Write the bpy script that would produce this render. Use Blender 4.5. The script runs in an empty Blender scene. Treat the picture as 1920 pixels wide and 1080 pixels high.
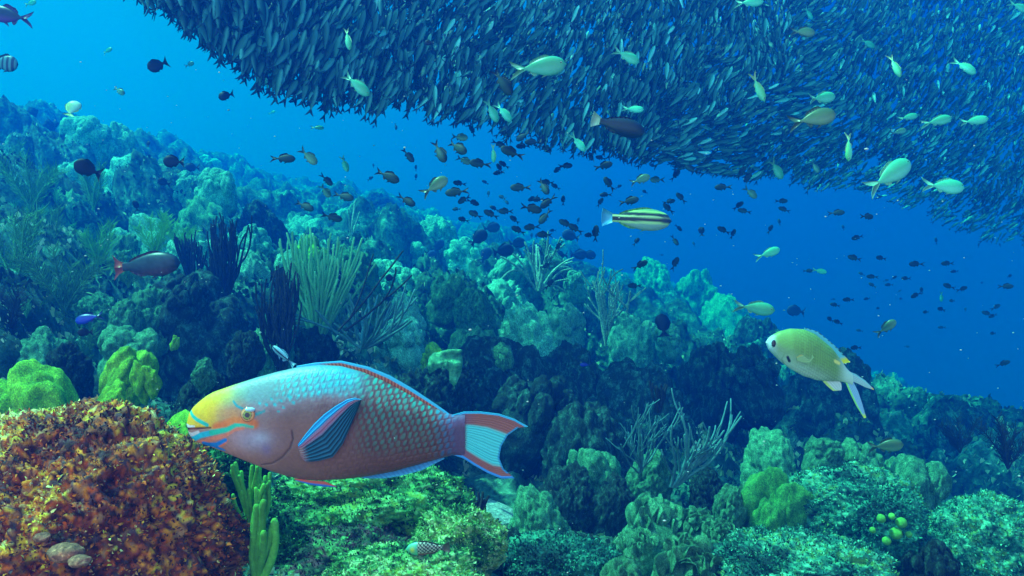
import bpy, bmesh, math, random
import numpy as np
from mathutils import Vector, Matrix

random.seed(7)
rng = np.random.default_rng(11)
scene = bpy.context.scene
COL = scene.collection
TAN = 0.692                                     # tangent of half the horizontal field of view

# ------------------------------------------------------------------ camera
cam_d = bpy.data.cameras.new('camera')
cam_d.sensor_width = 36.0
cam_d.lens = 18.0 / TAN
cam_d.clip_start = 0.05
cam_d.clip_end = 500.0
cam = bpy.data.objects.new('camera', cam_d)
COL.objects.link(cam)
cam.location = (0, 0, 0)
cam.rotation_euler = (math.radians(90), 0, 0)
scene.camera = cam

# ------------------------------------------------------------------ render settings
scene.view_settings.view_transform = 'Standard'
scene.view_settings.look = 'None'
scene.view_settings.exposure = 0.6
scene.view_settings.gamma = 1.0
cy = scene.cycles
cy.max_bounces = 5
cy.diffuse_bounces = 2
cy.glossy_bounces = 2
cy.transmission_bounces = 2
cy.transparent_max_bounces = 6
cy.volume_bounces = 1
cy.caustics_reflective = False
cy.caustics_refractive = False
cy.use_adaptive_sampling = False
cy.use_denoising = True
cy.sample_clamp_indirect = 4.0

# ------------------------------------------------------------------ sun and underwater sky light
SUN_EL, SUN_AZ = math.radians(62), math.radians(-84)     # azimuth from +Y towards +X
sun_dir = Vector((math.cos(SUN_EL) * math.sin(SUN_AZ), math.cos(SUN_EL) * math.cos(SUN_AZ), math.sin(SUN_EL)))
sd = bpy.data.lights.new('sun', 'SUN')
sd.energy = 5.0
sd.angle = math.radians(1.0)
sd.color = (1.0, 0.97, 0.86)
sun = bpy.data.objects.new('sun', sd)
COL.objects.link(sun)
sun.rotation_euler = (-sun_dir).to_track_quat('-Z', 'Y').to_euler()

world = bpy.data.worlds.new('World')
scene.world = world
world.use_nodes = True
wn = world.node_tree
wn.nodes.clear()


def N(nt, typ, **kw):
    n = nt.nodes.new(typ)
    for k, v in kw.items():
        if k == 'inp':
            for kk, vv in v.items():
                n.inputs[kk].default_value = vv
        else:
            setattr(n, k, v)
    return n


def L(nt, a, b):
    nt.links.new(a, b)


def ramp(nt, fac, stops, interp='LINEAR'):
    r = nt.nodes.new('ShaderNodeValToRGB')
    r.color_ramp.interpolation = interp
    e = r.color_ramp.elements
    while len(e) < len(stops):
        e.new(0.5)
    for i, (p, c) in enumerate(stops):
        e[i].position = p
        e[i].color = (c[0], c[1], c[2], 1)
    nt.links.new(fac, r.inputs['Fac'])
    return r


tc = N(wn, 'ShaderNodeTexCoord')


def wdot(vec, k, b):
    d = N(wn, 'ShaderNodeVectorMath', operation='DOT_PRODUCT')
    L(wn, tc.outputs['Generated'], d.inputs[0])
    d.inputs[1].default_value = vec
    m = N(wn, 'ShaderNodeMath', operation='MULTIPLY_ADD', use_clamp=True)
    L(wn, d.outputs['Value'], m.inputs[0])
    m.inputs[1].default_value = k
    m.inputs[2].default_value = b
    return m.outputs[0]


# open water seen sideways: bright cyan towards the sunlit upper left, deep blue to the lower right
side = wdot((-0.62, 0.0, 0.55), 1.0, 0.5)
water_r = ramp(wn, side, [(0.0, (0.0, 0.012, 0.09)), (0.3, (0.0, 0.03, 0.28)), (0.5, (0.0, 0.085, 0.56)), (0.68, (0.0, 0.27, 0.92)), (0.85, (0.0, 0.43, 1.0)), (1.0, (0.03, 0.55, 1.0))])
# the surface above is paler; a warm strobe-like fill is added behind the camera
up = wdot((0, 0, 1), 1.0, 0.0)
up_r = ramp(wn, up, [(0.0, (0, 0, 0)), (0.40, (0.0, 0.0, 0.0)), (0.75, (0.30, 0.60, 0.75)), (1.0, (0.8, 1.2, 1.3))])
back = wdot((-0.30, -1, 0.25), 1.0, 0.0)
fill_r = ramp(wn, back, [(0.0, (0, 0, 0)), (0.15, (0.0, 0.0, 0.0)), (1.0, (1.75, 0.95, 0.70))])
sky = N(wn, 'ShaderNodeTexSky', sky_type='NISHITA', sun_disc=False, sun_elevation=SUN_EL, sun_rotation=SUN_AZ)
skt = N(wn, 'ShaderNodeMix', data_type='RGBA', blend_type='MULTIPLY')
skt.inputs[0].default_value = 1.0
L(wn, sky.outputs[0], skt.inputs[6])
L(wn, up_r.outputs[0], skt.inputs[7])
bg_w = N(wn, 'ShaderNodeBackground', inp={'Strength': 0.66})
bg_s = N(wn, 'ShaderNodeBackground', inp={'Strength': 0.15})
bg_b = N(wn, 'ShaderNodeBackground', inp={'Strength': 0.70})
L(wn, water_r.outputs[0], bg_w.inputs[0])
L(wn, skt.outputs[2], bg_s.inputs[0])
L(wn, fill_r.outputs[0], bg_b.inputs[0])
a1 = N(wn, 'ShaderNodeAddShader')
a2 = N(wn, 'ShaderNodeAddShader')
L(wn, bg_w.outputs[0], a1.inputs[0])
L(wn, bg_s.outputs[0], a1.inputs[1])
L(wn, a1.outputs[0], a2.inputs[0])
L(wn, bg_b.outputs[0], a2.inputs[1])
wo = N(wn, 'ShaderNodeOutputWorld')
L(wn, a2.outputs[0], wo.inputs[0])

# ------------------------------------------------------------------ helpers


def at(px, py, d):
    """world point that the photo shows at pixel (px, py) of 1920 x 1080, d metres ahead"""
    return Vector(((px - 960) / 960 * TAN * d, d, (540 - py) / 960 * TAN * d))


def px2m(n, d):
    return n / 960 * TAN * d


def s2l(c):
    out = []
    for v in c:
        v = v / 255.0
        out.append(v / 12.92 if v <= 0.04045 else ((v + 0.055) / 1.055) ** 2.4)
    return tuple(out)


def _h(ix, iy, iz, s):
    n = (ix * 374761393 + iy * 668265263 + iz * 2147483647 + s * 1274126177) & 0xFFFFFFFF
    n = ((n ^ (n >> 13)) * 1274126177) & 0xFFFFFFFF
    n = ((n ^ (n >> 16)) * 2246822519) & 0xFFFFFFFF
    return ((n ^ (n >> 15)) & 0xFFFFFF) / float(0xFFFFFF)


def vnoise(p, s=0):
    i = np.floor(p).astype(np.int64)
    f = p - i
    u = f * f * (3 - 2 * f)
    out = 0
    for dx in (0, 1):
        wx = u[:, 0] if dx else 1 - u[:, 0]
        for dy in (0, 1):
            wy = u[:, 1] if dy else 1 - u[:, 1]
            for dz in (0, 1):
                wz = u[:, 2] if dz else 1 - u[:, 2]
                out = out + wx * wy * wz * _h(i[:, 0] + dx, i[:, 1] + dy, i[:, 2] + dz, s)
    return out * 2 - 1


def fbm(p, o=4, s=0, gain=0.5):
    a, t, out = 1.0, 0.0, 0
    for k in range(o):
        out = out + a * vnoise(p * (2.03 ** k) + 17.3 * k, s + k)
        t += a
        a *= gain
    return out / t


def worley(p, s=0):
    i = np.floor(p).astype(np.int64)
    best = np.full(len(p), 9.0)
    for dx in (-1, 0, 1):
        for dy in (-1, 0, 1):
            for dz in (-1, 0, 1):
                cx, cyy, cz = i[:, 0] + dx, i[:, 1] + dy, i[:, 2] + dz
                q = np.stack([cx + _h(cx, cyy, cz, s), cyy + _h(cx, cyy, cz, s + 1), cz + _h(cx, cyy, cz, s + 2)], 1)
                best = np.minimum(best, ((p - q) ** 2).sum(1))
    return np.sqrt(best)


def cobble(p, s=0, r=0.8):
    f = worley(p, s)
    return np.sqrt(np.clip(1 - (f / r) ** 2, 0, 1))


def put(name, me, mat=None, parent=None):
    o = bpy.data.objects.new(name, me)
    COL.objects.link(o)
    if mat is not None and len(me.materials) == 0:
        me.materials.append(mat)
    if parent is not None:
        o.parent = parent
    return o


def mesh(name, v, faces, cols=None, smooth=True):
    """faces: an (n,3) or (n,4) array or a list of such arrays"""
    v = np.asarray(v, dtype=np.float64)
    if not isinstance(faces, list):
        faces = [faces]
    faces = [np.asarray(f, dtype=np.int64) for f in faces if len(f)]
    me = bpy.data.meshes.new(name)
    me.vertices.add(len(v))
    me.vertices.foreach_set('co', v.astype(np.float32).ravel())
    nl = sum(f.size for f in faces)
    nf = sum(len(f) for f in faces)
    me.loops.add(nl)
    me.polygons.add(nf)
    me.loops.foreach_set('vertex_index', np.concatenate([f.ravel() for f in faces]).astype(np.int32))
    st, tot = [], []
    k = 0
    for f in faces:
        n = f.shape[1]
        st.append(k + np.arange(len(f)) * n)
        tot.append(np.full(len(f), n))
        k += f.size
    me.polygons.foreach_set('loop_start', np.concatenate(st).astype(np.int32))
    me.update(calc_edges=True)
    me.polygons.foreach_set('use_smooth', np.full(nf, smooth))
    if cols is not None:
        a = me.color_attributes.new('Col', 'FLOAT_COLOR', 'POINT')
        c = np.ones((len(v), 4), dtype=np.float32)
        c[:, :3] = cols
        a.data.foreach_set('color', c.ravel())
    me.validate(verbose=False)
    me.update()
    return me


def tag(o, label=None, cat=None, group=None, kind=None):
    if label:
        o['label'] = label
    if cat:
        o['category'] = cat
    if group:
        o['group'] = group
    if kind:
        o['kind'] = kind
    return o


class Acc:
    """collects pieces into one mesh"""

    def __init__(self):
        self.v, self.t, self.q, self.c, self.n = [], [], [], [], 0

    def add(self, v, faces, col=None):
        v = np.asarray(v, float)
        if not isinstance(faces, list):
            faces = [faces]
        for f in faces:
            f = np.asarray(f)
            if len(f) == 0:
                continue
            (self.t if f.shape[1] == 3 else self.q).append(f + self.n)
        self.v.append(v)
        if col is None:
            col = (0.5, 0.5, 0.5)
        c = np.broadcast_to(np.asarray(col, float), (len(v), 3))
        self.c.append(c)
        self.n += len(v)

    def mesh(self, name, smooth=True):
        fs = []
        if self.t:
            fs.append(np.concatenate(self.t))
        if self.q:
            fs.append(np.concatenate(self.q))
        return mesh(name, np.concatenate(self.v), fs, np.concatenate(self.c), smooth)


_ico = {}


def ico(sub):
    if sub not in _ico:
        bm = bmesh.new()
        bmesh.ops.create_icosphere(bm, subdivisions=sub, radius=1.0)
        v = np.array([x.co[:] for x in bm.verts])
        f = np.array([[x.index for x in g.verts] for g in bm.faces])
        bm.free()
        _ico[sub] = (v, f)
    return _ico[sub]


def tube(pts, rad, sides=6, cap=True):
    """a swept tube with rounded tip"""
    pts = np.asarray(pts, float)
    n = len(pts)
    rad = np.broadcast_to(np.asarray(rad, float), (n,)).copy()
    if cap:
        t = pts[-1] - pts[-2]
        t = t / (np.linalg.norm(t) + 1e-9)
        pts = np.vstack([pts, pts[-1] + t * rad[-1] * 0.7, pts[-1] + t * rad[-1] * 0.95])
        rad = np.concatenate([rad, [rad[-1] * 0.7, rad[-1] * 0.05]])
        n += 2
    tg = np.gradient(pts, axis=0)
    tg /= np.linalg.norm(tg, axis=1)[:, None] + 1e-9
    ref = np.array([0.3, 0.9, 0.2])
    a = np.cross(tg, ref)
    a /= np.linalg.norm(a, axis=1)[:, None] + 1e-9
    b = np.cross(tg, a)
    th = np.arange(sides) / sides * 2 * np.pi
    v = pts[:, None, :] + rad[:, None, None] * (a[:, None, :] * np.cos(th)[None, :, None] + b[:, None, :] * np.sin(th)[None, :, None])
    v = v.reshape(-1, 3)
    i, j = np.meshgrid(np.arange(n - 1), np.arange(sides), indexing='ij')
    j2 = (j + 1) % sides
    q = np.stack([i * sides + j, i * sides + j2, (i + 1) * sides + j2, (i + 1) * sides + j], -1).reshape(-1, 4)
    return v, q


def grid_faces(nu, nv):
    i, j = np.meshgrid(np.arange(nu - 1), np.arange(nv - 1), indexing='ij')
    return np.stack([i * nv + j, (i + 1) * nv + j, (i + 1) * nv + j + 1, i * nv + j + 1], -1).reshape(-1, 4)


# ------------------------------------------------------------------ materials


def attr_mat(name, rough=0.5, spec=0.4, bump=0.0, bscale=40.0, sss=0.0, coat=0.0, var=0.0, metallic=0.0):
    """base colour read from the colours the mesh code gives each vertex"""
    m = bpy.data.materials.new(name)
    m.use_nodes = True
    nt = m.node_tree
    b = nt.nodes['Principled BSDF']
    b.inputs['Roughness'].default_value = rough
    b.inputs['Specular IOR Level'].default_value = spec
    b.inputs['Coat Weight'].default_value = coat
    b.inputs['Metallic'].default_value = metallic
    a = N(nt, 'ShaderNodeAttribute', attribute_name='Col')
    src = a.outputs['Color']
    if var:
        oi = N(nt, 'ShaderNodeObjectInfo')
        mr = N(nt, 'ShaderNodeMapRange', inp={'To Min': 1 - var, 'To Max': 1 + var})
        L(nt, oi.outputs['Random'], mr.inputs['Value'])
        mx = N(nt, 'ShaderNodeMix', data_type='RGBA', blend_type='MULTIPLY')
        mx.inputs[0].default_value = 1.0
        L(nt, src, mx.inputs[6])
        L(nt, mr.outputs[0], mx.inputs[7])
        src = mx.outputs[2]
    L(nt, src, b.inputs['Base Color'])
    if bump:
        t = N(nt, 'ShaderNodeTexCoord')
        no = N(nt, 'ShaderNodeTexNoise', inp={'Scale': bscale, 'Detail': 4.0})
        L(nt, t.outputs['Object'], no.inputs['Vector'])
        bp = N(nt, 'ShaderNodeBump', inp={'Strength': bump, 'Distance': 0.01})
        L(nt, no.outputs[0], bp.inputs['Height'])
        L(nt, bp.outputs[0], b.inputs['Normal'])
    return m


def coral_mat(name, cols, scale=9.0, fine=60.0, bump=0.6, dist=0.02, vary=0.25, rough=0.85, cells=0.0, speck=0.85):
    """mottled living surface: patches of the given colours, speckled, with a pitted relief"""
    m = bpy.data.materials.new(name)
    m.use_nodes = True
    nt = m.node_tree
    b = nt.nodes['Principled BSDF']
    b.inputs['Roughness'].default_value = rough
    b.inputs['Specular IOR Level'].default_value = 0.25
    t = N(nt, 'ShaderNodeTexCoord')
    no = N(nt, 'ShaderNodeTexNoise', inp={'Scale': scale, 'Detail': 8.0, 'Roughness': 0.68, 'Distortion': 0.4})
    L(nt, t.outputs['Object'], no.inputs['Vector'])
    n = len(cols)
    r = ramp(nt, no.outputs[0], [(0.32 + 0.36 * i / max(1, n - 1), c) for i, c in enumerate(cols)])
    n2 = N(nt, 'ShaderNodeTexNoise', inp={'Scale': fine, 'Detail': 6.0, 'Roughness': 0.7})
    L(nt, t.outputs['Object'], n2.inputs['Vector'])
    sp = ramp(nt, n2.outputs[0], [(0.34, (0.16, 0.16, 0.16)), (0.48, (0.85, 0.85, 0.85)), (0.58, (1.3, 1.3, 1.25)), (0.66, (2.6, 2.6, 2.3))])
    mx = N(nt, 'ShaderNodeMix', data_type='RGBA', blend_type='MULTIPLY')
    mx.inputs[0].default_value = speck
    L(nt, r.outputs[0], mx.inputs[6])
    L(nt, sp.outputs[0], mx.inputs[7])
    oi = N(nt, 'ShaderNodeObjectInfo')
    mr = N(nt, 'ShaderNodeMapRange', inp={'To Min': 1 - vary, 'To Max': 1 + vary})
    L(nt, oi.outputs['Random'], mr.inputs['Value'])
    m2 = N(nt, 'ShaderNodeMix', data_type='RGBA', blend_type='MULTIPLY')
    m2.inputs[0].default_value = 1.0
    L(nt, mx.outputs[2], m2.inputs[6])
    L(nt, mr.outputs[0], m2.inputs[7])
    L(nt, m2.outputs[2], b.inputs['Base Color'])
    h = N(nt, 'ShaderNodeMath', operation='ADD')
    if cells:
        vo = N(nt, 'ShaderNodeTexVoronoi', inp={'Scale': cells})
        L(nt, t.outputs['Object'], vo.inputs['Vector'])
        L(nt, vo.outputs['Distance'], h.inputs[0])
    else:
        L(nt, no.outputs[0], h.inputs[0])
    L(nt, n2.outputs[0], h.inputs[1])
    bp = N(nt, 'ShaderNodeBump', inp={'Strength': bump, 'Distance': dist})
    L(nt, h.outputs[0], bp.inputs['Height'])
    L(nt, bp.outputs[0], b.inputs['Normal'])
    return m


M = {}
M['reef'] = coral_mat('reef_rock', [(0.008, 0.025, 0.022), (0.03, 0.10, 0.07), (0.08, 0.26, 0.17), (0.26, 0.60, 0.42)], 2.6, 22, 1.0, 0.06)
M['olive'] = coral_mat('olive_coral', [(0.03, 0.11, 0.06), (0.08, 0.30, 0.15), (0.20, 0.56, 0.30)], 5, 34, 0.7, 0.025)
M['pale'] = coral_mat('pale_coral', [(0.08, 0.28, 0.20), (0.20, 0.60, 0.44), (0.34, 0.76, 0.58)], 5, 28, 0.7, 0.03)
M['dark'] = coral_mat('dark_coral', [(0.006, 0.016, 0.016), (0.016, 0.045, 0.038), (0.08, 0.24, 0.18)], 6, 36, 0.8, 0.03)  # dark tone lowered further to put crevice shade into the colour
M['green'] = coral_mat('mustard_coral', [(0.04, 0.14, 0.01), (0.17, 0.42, 0.02), (0.32, 0.64, 0.04)], 3, 30, 0.5, 0.010, vary=0.25)
M['moss'] = coral_mat('moss_green_coral', [(0.02, 0.12, 0.03), (0.07, 0.34, 0.07), (0.14, 0.52, 0.10)], 4, 34, 0.7, 0.012)
M['turfgreen'] = coral_mat('green_turf_rock', [(0.02, 0.08, 0.03), (0.10, 0.32, 0.09), (0.30, 0.62, 0.25)], 12, 70, 0.9, 0.02)
M['turfred'] = coral_mat('red_turf_rock', [(0.06, 0.02, 0.01), (0.22, 0.07, 0.02), (0.5, 0.22, 0.04)], 10, 60, 0.9, 0.015)
M['sand'] = coral_mat('pale_sand', [(0.22, 0.30, 0.28), (0.36, 0.44, 0.40)], 3, 80, 0.3, 0.01)
M['rod'] = coral_mat('sea_rod_skin', [(0.05, 0.18, 0.06), (0.10, 0.32, 0.11)], 14, 90, 0.4, 0.004)
M['rod_bright'] = coral_mat('bright_green_rod', [(0.10, 0.40, 0.05), (0.16, 0.55, 0.09)], 14, 90, 0.5, 0.004, speck=0.3)
M['rod_tall'] = coral_mat('tall_green_rod', [(0.14, 0.50, 0.22), (0.22, 0.68, 0.32)], 14, 90, 0.5, 0.004, speck=0.2)
M['rod_grey'] = coral_mat('grey_twig', [(0.05, 0.16, 0.17), (0.10, 0.28, 0.28)], 14, 90, 0.4, 0.004, speck=0.3)
M['rod_dark'] = coral_mat('dark_rod', [(0.012, 0.015, 0.015), (0.03, 0.035, 0.03)], 14, 90, 0.4, 0.004)
M['rod_pale'] = coral_mat('pale_gorgonian', [(0.25, 0.35, 0.3), (0.5, 0.6, 0.5)], 14, 90, 0.4, 0.004)
M['attr'] = attr_mat('painted_by_code', 0.7, 0.2)
M['fish'] = attr_mat('fish_skin', 0.38, 0.5, var=0.25)
M['fish_dull'] = attr_mat('dull_fish_skin', 0.6, 0.25, var=0.4)
M['hero'] = attr_mat('parrotfish_skin', 0.42, 0.45, bump=0.12, bscale=260)
M['hero_fin'] = attr_mat('parrotfish_fin', 0.5, 0.4)
M['crust'] = attr_mat('encrusting_growth', 0.75, 0.25, bump=0.5, bscale=220)

# ------------------------------------------------------------------ reef slope
GPX = np.array([-500, 0, 300, 600, 900, 1200, 1500, 1920, 2420.0])
GD = np.log(np.array([0.7, 1.0, 1.5, 2.2, 3.3, 5, 8, 12, 20, 35, 60.0]))
GPY = np.array([
    [1400, 1100, 900, 760, 630, 500, 400, 310, 262, 240, 235],
    [1450, 1180, 980, 830, 690, 560, 420, 330, 272, 245, 240],
    [1500, 1260, 1080, 900, 760, 620, 470, 395, 340, 315, 310],
    [1560, 1330, 1150, 1010, 860, 720, 580, 480, 420, 385, 375],
    [1600, 1400, 1230, 1080, 950, 830, 690, 580, 500, 460, 450],
    [1650, 1460, 1290, 1140, 1020, 900, 770, 670, 600, 565, 555],
    [1650, 1480, 1300, 1160, 1060, 970, 880, 800, 740, 710, 700],
    [1650, 1500, 1320, 1190, 1110, 1040, 970, 920, 880, 860, 855],
    [1650, 1500, 1320, 1200, 1130, 1060, 980, 930, 890, 870, 860.0]])


def _cub(x, xs):
    i = np.clip(np.searchsorted(xs, x) - 1, 0, len(xs) - 2)
    f = np.clip((x - xs[i]) / (xs[i + 1] - xs[i]), 0, 1)
    return i, f


def ground_base(x, y):
    """height of the bare slope under world (x, y)"""
    x = np.asarray(x, float)
    y = np.asarray(y, float)
    px = 960 + x / y / TAN * 960
    ld = np.log(y)
    i, f = _cub(np.clip(px, GPX[0], GPX[-1]), GPX)
    j, g = _cub(ld, GD)
    f = f * f * (3 - 2 * f)
    py = (GPY[i, j] * (1 - f) + GPY[i + 1, j] * f) * (1 - g) + (GPY[i, j + 1] * (1 - f) + GPY[i + 1, j + 1] * f) * g
    return (540 - py) / 960 * TAN * y


def ground_disp(P, y):
    """rocky relief: buttresses, boulders, rubble"""
    amp = np.clip(y / 3.5, 0.25, 2.2)
    sand = np.exp(-(((P[:, 0] + 0.17) / 0.42) ** 2 + ((y - 2.85) / 0.42) ** 2))
    W = P + 0.25 * np.stack([fbm(P * 1.5, 2, 9), fbm(P * 1.5 + 5, 2, 10), 0 * y], 1)
    d = 0.22 * amp * fbm(P * 0.55, 3, 1)
    d += 0.55 * amp * np.clip(y / 6, 0.3, 1) * (cobble(W * 0.62, 2, 0.8) - 0.45)
    d += 0.30 * amp * (cobble(W * 1.35, 3, 0.8) - 0.5)
    d += 0.14 * np.clip(amp, 0, 1.5) * (cobble(W * 3.7, 5, 0.8) - 0.5)
    d += 0.06 * np.clip(amp, 0, 1.5) * (cobble(W * 9.0, 7, 0.85) - 0.5)
    d += 0.045 * np.clip(amp, 0, 1.5) * fbm(P * 14, 3, 12)
    return d * (1 - 0.95 * np.clip(sand, 0, 1)), sand


nu, nv = 900, 620
tu = np.linspace(-1.15, 1.15, nu)
ld = np.linspace(math.log(0.72), math.log(36), nv)
TU, LD = np.meshgrid(tu, ld, indexing='ij')
Y = np.exp(LD).ravel()
X = (TU.ravel()) * Y
Z = ground_base(X, Y)
P0 = np.stack([X, Y, Z], 1)
D, SAND = ground_disp(P0, Y)
# mostly vertical push, a little towards the viewer so boulders overhang
P0[:, 2] += D * 1.15
P0[:, 2] = 5.2 - np.log1p(np.exp((5.2 - P0[:, 2]) * 2.5)) / 2.5
P0[:, 2] = np.minimum(P0[:, 2], 5.3)
P0[:, 1] -= D * 0.45
P0[:, 0] += 0.05 * np.clip(Y / 3, 0.3, 2) * fbm(P0 * 2.5, 2, 40)
reef_me = mesh('reef_slope', P0, grid_faces(nu, nv))
reef = put('seabed', reef_me, M['reef'])
tag(reef, 'rocky reef slope falling away from upper left to lower right', kind='structure')


def gz(x, y):
    p = np.array([[x, y, float(ground_base(x, y))]])
    d, _ = ground_disp(p, np.array([y]))
    return float(p[0, 2] + d[0] * 1.0)


def gpt(px, d):
    x = (px - 960) / 960 * TAN * d
    return Vector((x, d, gz(x, d)))


# ------------------------------------------------------------------ coral builders


def lump(R, seed, sub=5, freq=2.2, amp=0.28, low=0.15, hi=0.03, hif=9.0, center=(0, 0, 0), flat=0.0):
    """a lobed stony head, as points and faces"""
    v, f = ico(sub)
    off = np.array([seed * 3.17, seed * 1.31, seed * 2.71])
    r = 1 + amp * (cobble(v * freq + off, seed, 0.85) - 0.55) + low * fbm(v * 1.4 + off, 2, seed + 3) + hi * fbm(v * hif + off, 3, seed + 5)
    if amp > 0.1:
        w = v + 0.12 * np.stack([fbm(v * 3 + off, 2, seed + 30), fbm(v * 3 - off, 2, seed + 31), fbm(v * 3 + 2 * off, 2, seed + 32)], 1)
        r += amp * 0.42 * (cobble(w * freq * 2.4 + off, seed + 20, 0.8) - 0.5)
        r += amp * 0.20 * (cobble(w * freq * 5.5 + off, seed + 22, 0.8) - 0.5)
        r += 0.05 * fbm(w * 5 + off, 3, seed + 40)
    p = v * r[:, None]
    if flat:
        p[:, 2] = np.where(p[:, 2] > 0, p[:, 2] * (1 - flat * (p[:, 0] ** 2 + p[:, 1] ** 2 < 9)), p[:, 2])
    return p * np.array(R) + np.array(center), f


def head_mesh(name, seed, R=(1, 1, 1), **kw):
    v, f = lump(R, seed, **kw)
    return mesh(name, v, f)


def cluster_mesh(name, seed, n=12, R=(1, 0.8, 0.8), rad=(0.22, 0.42), tall=1.1, sub=5, hi=0.06):
    """many rounded columns rising from one base"""
    r = random.Random(seed)
    acc = Acc()
    v, f = lump((R[0] * 0.85, R[1] * 0.85, R[2] * 0.7), seed, sub=4, amp=0.2, hi=0.04)
    acc.add(v, f)
    for k in range(n):
        a = r.uniform(0, 2 * math.pi)
        q = math.sqrt(r.random()) * 0.85
        rr = r.uniform(*rad)
        c = (math.cos(a) * q * R[0], math.sin(a) * q * R[1], R[2] * (0.25 + 0.55 * (1 - q * q) + r.uniform(-0.15, 0.2)))
        v, f = lump((rr * r.uniform(0.8, 1.3), rr, rr * r.uniform(0.6, tall)), seed * 7 + k, sub=4, freq=1.6, amp=0.26, low=0.3, hi=hi, hif=7, center=c)
        acc.add(v, f)
    return acc.mesh(name)


def rock_mesh(name, seed, R=(1, 1, 0.8), sub=6):
    """a craggy reef block full of pits and ledges"""
    v, f = ico(sub)
    off = np.array([seed * 2.1, seed * 0.7, seed * 1.9])
    w = v + 0.25 * np.stack([fbm(v * 2 + off, 2, seed), fbm(v * 2 + off + 9, 2, seed), fbm(v * 2 - off, 2, seed)], 1)
    r = 1 + 0.42 * (cobble(w * 1.7 + off, seed, 0.85) - 0.5) + 0.22 * (cobble(w * 4.2 + off, seed + 2, 0.8) - 0.5) \
        + 0.12 * (cobble(w * 9 + off, seed + 4, 0.8) - 0.5) + 0.10 * fbm(v * 16 + off, 3, seed + 6)
    p = v * r[:, None] * np.array(R)
    return mesh(name, p, f)


def lettuce_mesh(name, seed, n=60, R=(1, 1, 0.6), size=0.2):
    """crowded curled leafy plates"""
    r = random.Random(seed)
    acc = Acc()
    v, f = lump((R[0] * 0.9, R[1] * 0.9, R[2] * 0.8), seed, sub=4, amp=0.25)
    acc.add(v, f)
    for k in range(n):
        a = r.uniform(0, 2 * math.pi)
        q = math.sqrt(r.random())
        base = np.array([math.cos(a) * q * R[0] * 0.9, math.sin(a) * q * R[1] * 0.9, R[2] * 0.75 * math.sqrt(max(0, 1 - q * q * 0.9))])
        s = size * r.uniform(0.6, 1.3)
        uu, vv = np.meshgrid(np.linspace(-1, 1, 11), np.linspace(0, 1, 7), indexing='ij')
        w = s * (0.35 + 0.65 * np.sin(vv * 1.7))
        ph = r.uniform(0, 6)
        bend = r.uniform(0.2, 0.6)
        x = uu * w * np.sqrt(np.clip(1.05 - 0.3 * vv * uu * uu, 0, 1))
        z = vv * s * 1.3 * (1 - 0.25 * uu * uu)
        y = bend * s * vv * vv + 0.3 * s * uu * uu + 0.08 * s * np.sin(uu * 5 + ph) * vv
        th = 0.05 * s * (1.2 - vv * 0.3)
        front = np.stack([x, y - th, z], -1).reshape(-1, 3)
        backp = np.stack([x, y + th, z], -1).reshape(-1, 3)
        rot = Matrix.Rotation(r.uniform(0, 6.28), 3, 'Z') @ Matrix.Rotation(r.uniform(-0.5, 0.5), 3, 'X')
        Rm = np.array(rot)
        fq = grid_faces(11, 7)
        n0 = 77
        allv = np.vstack([front, backp]) @ Rm.T + base
        rim = []
        for i in range(10):
            rim.append((i * 7 + 6, (i + 1) * 7 + 6, n0 + (i + 1) * 7 + 6, n0 + i * 7 + 6))
        for j in range(6):
            rim.append((j, j + 1, n0 + j + 1, n0 + j))
            rim.append((70 + j, 70 + j + 1, n0 + 70 + j + 1, n0 + 70 + j))
        acc.add(allv, [fq, fq[:, ::-1] + n0, np.array(rim)])
    return acc.mesh(name)


def curve_pts(p0, d0, length, n, bend, r, wob=0.05):
    p = np.array(p0, float)
    d = np.array(d0, float)
    d /= np.linalg.norm(d)
    out = [p.copy()]
    bend = np.array(bend, float)
    step = length / n
    for k in range(n):
        d = d + bend / n + np.array([r.gauss(0, wob) for _ in range(3)])
        d /= np.linalg.norm(d)
        p = p + d * step
        out.append(p.copy())
    return np.array(out)


def rods_parts(root, mat, seed, H, n, rad, spread=0.6, lean=(0, 0, 0), branch=1, wob=0.05, up=0.5, sides=6, name='branch', bw=0.9):
    """a sea rod: every main branch is a part; forks stay in its mesh"""
    r = random.Random(seed)
    for k in range(n):
        a = r.uniform(0, 2 * math.pi)
        s = spread * (0.25 + 0.75 * r.random())
        d0 = (math.cos(a) * s + lean[0], math.sin(a) * s * 0.5 + lean[1], 1.0 + lean[2])
        ln = H * r.uniform(0.6, 1.05)
        pts = curve_pts((math.cos(a) * H * 0.03, math.sin(a) * H * 0.03, -0.05 * H), d0, ln, 12, (-d0[0] * up * 0.6, 0, up), r, wob)
        acc = Acc()
        rr = np.linspace(rad * 1.15, rad * 0.85, len(pts))
        acc.add(*tube(pts, rr, sides))
        for b in range(branch):
            i = r.randint(2, 7)
            dd = pts[i + 1] - pts[i]
            dd = dd / np.linalg.norm(dd)
            side = np.array([r.uniform(-1, 1) * bw, r.uniform(-0.4, 0.4), r.uniform(-0.1, 0.3)])
            q = curve_pts(pts[i], dd + side, ln * (1 - i / 13) * r.uniform(0.6, 1.0), 9, (-side[0] * 0.9, 0, up * 1.4), r, wob)
            acc.add(*tube(q, np.linspace(rad, rad * 0.8, len(q)), sides))
            if branch > 2:
                i = r.randint(2, 5)
                side = np.array([r.uniform(-1, 1) * bw, r.uniform(-0.4, 0.4), 0.1])
                q2 = curve_pts(q[i], (q[i + 1] - q[i]) / np.linalg.norm(q[i + 1] - q[i]) + side, ln * 0.4, 7, (-side[0] * 0.9, 0, up * 1.4), r, wob)
                acc.add(*tube(q2, np.linspace(rad * 0.9, rad * 0.7, len(q2)), sides))
        me = acc.mesh(name)
        put(name, me, mat, root)


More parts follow.
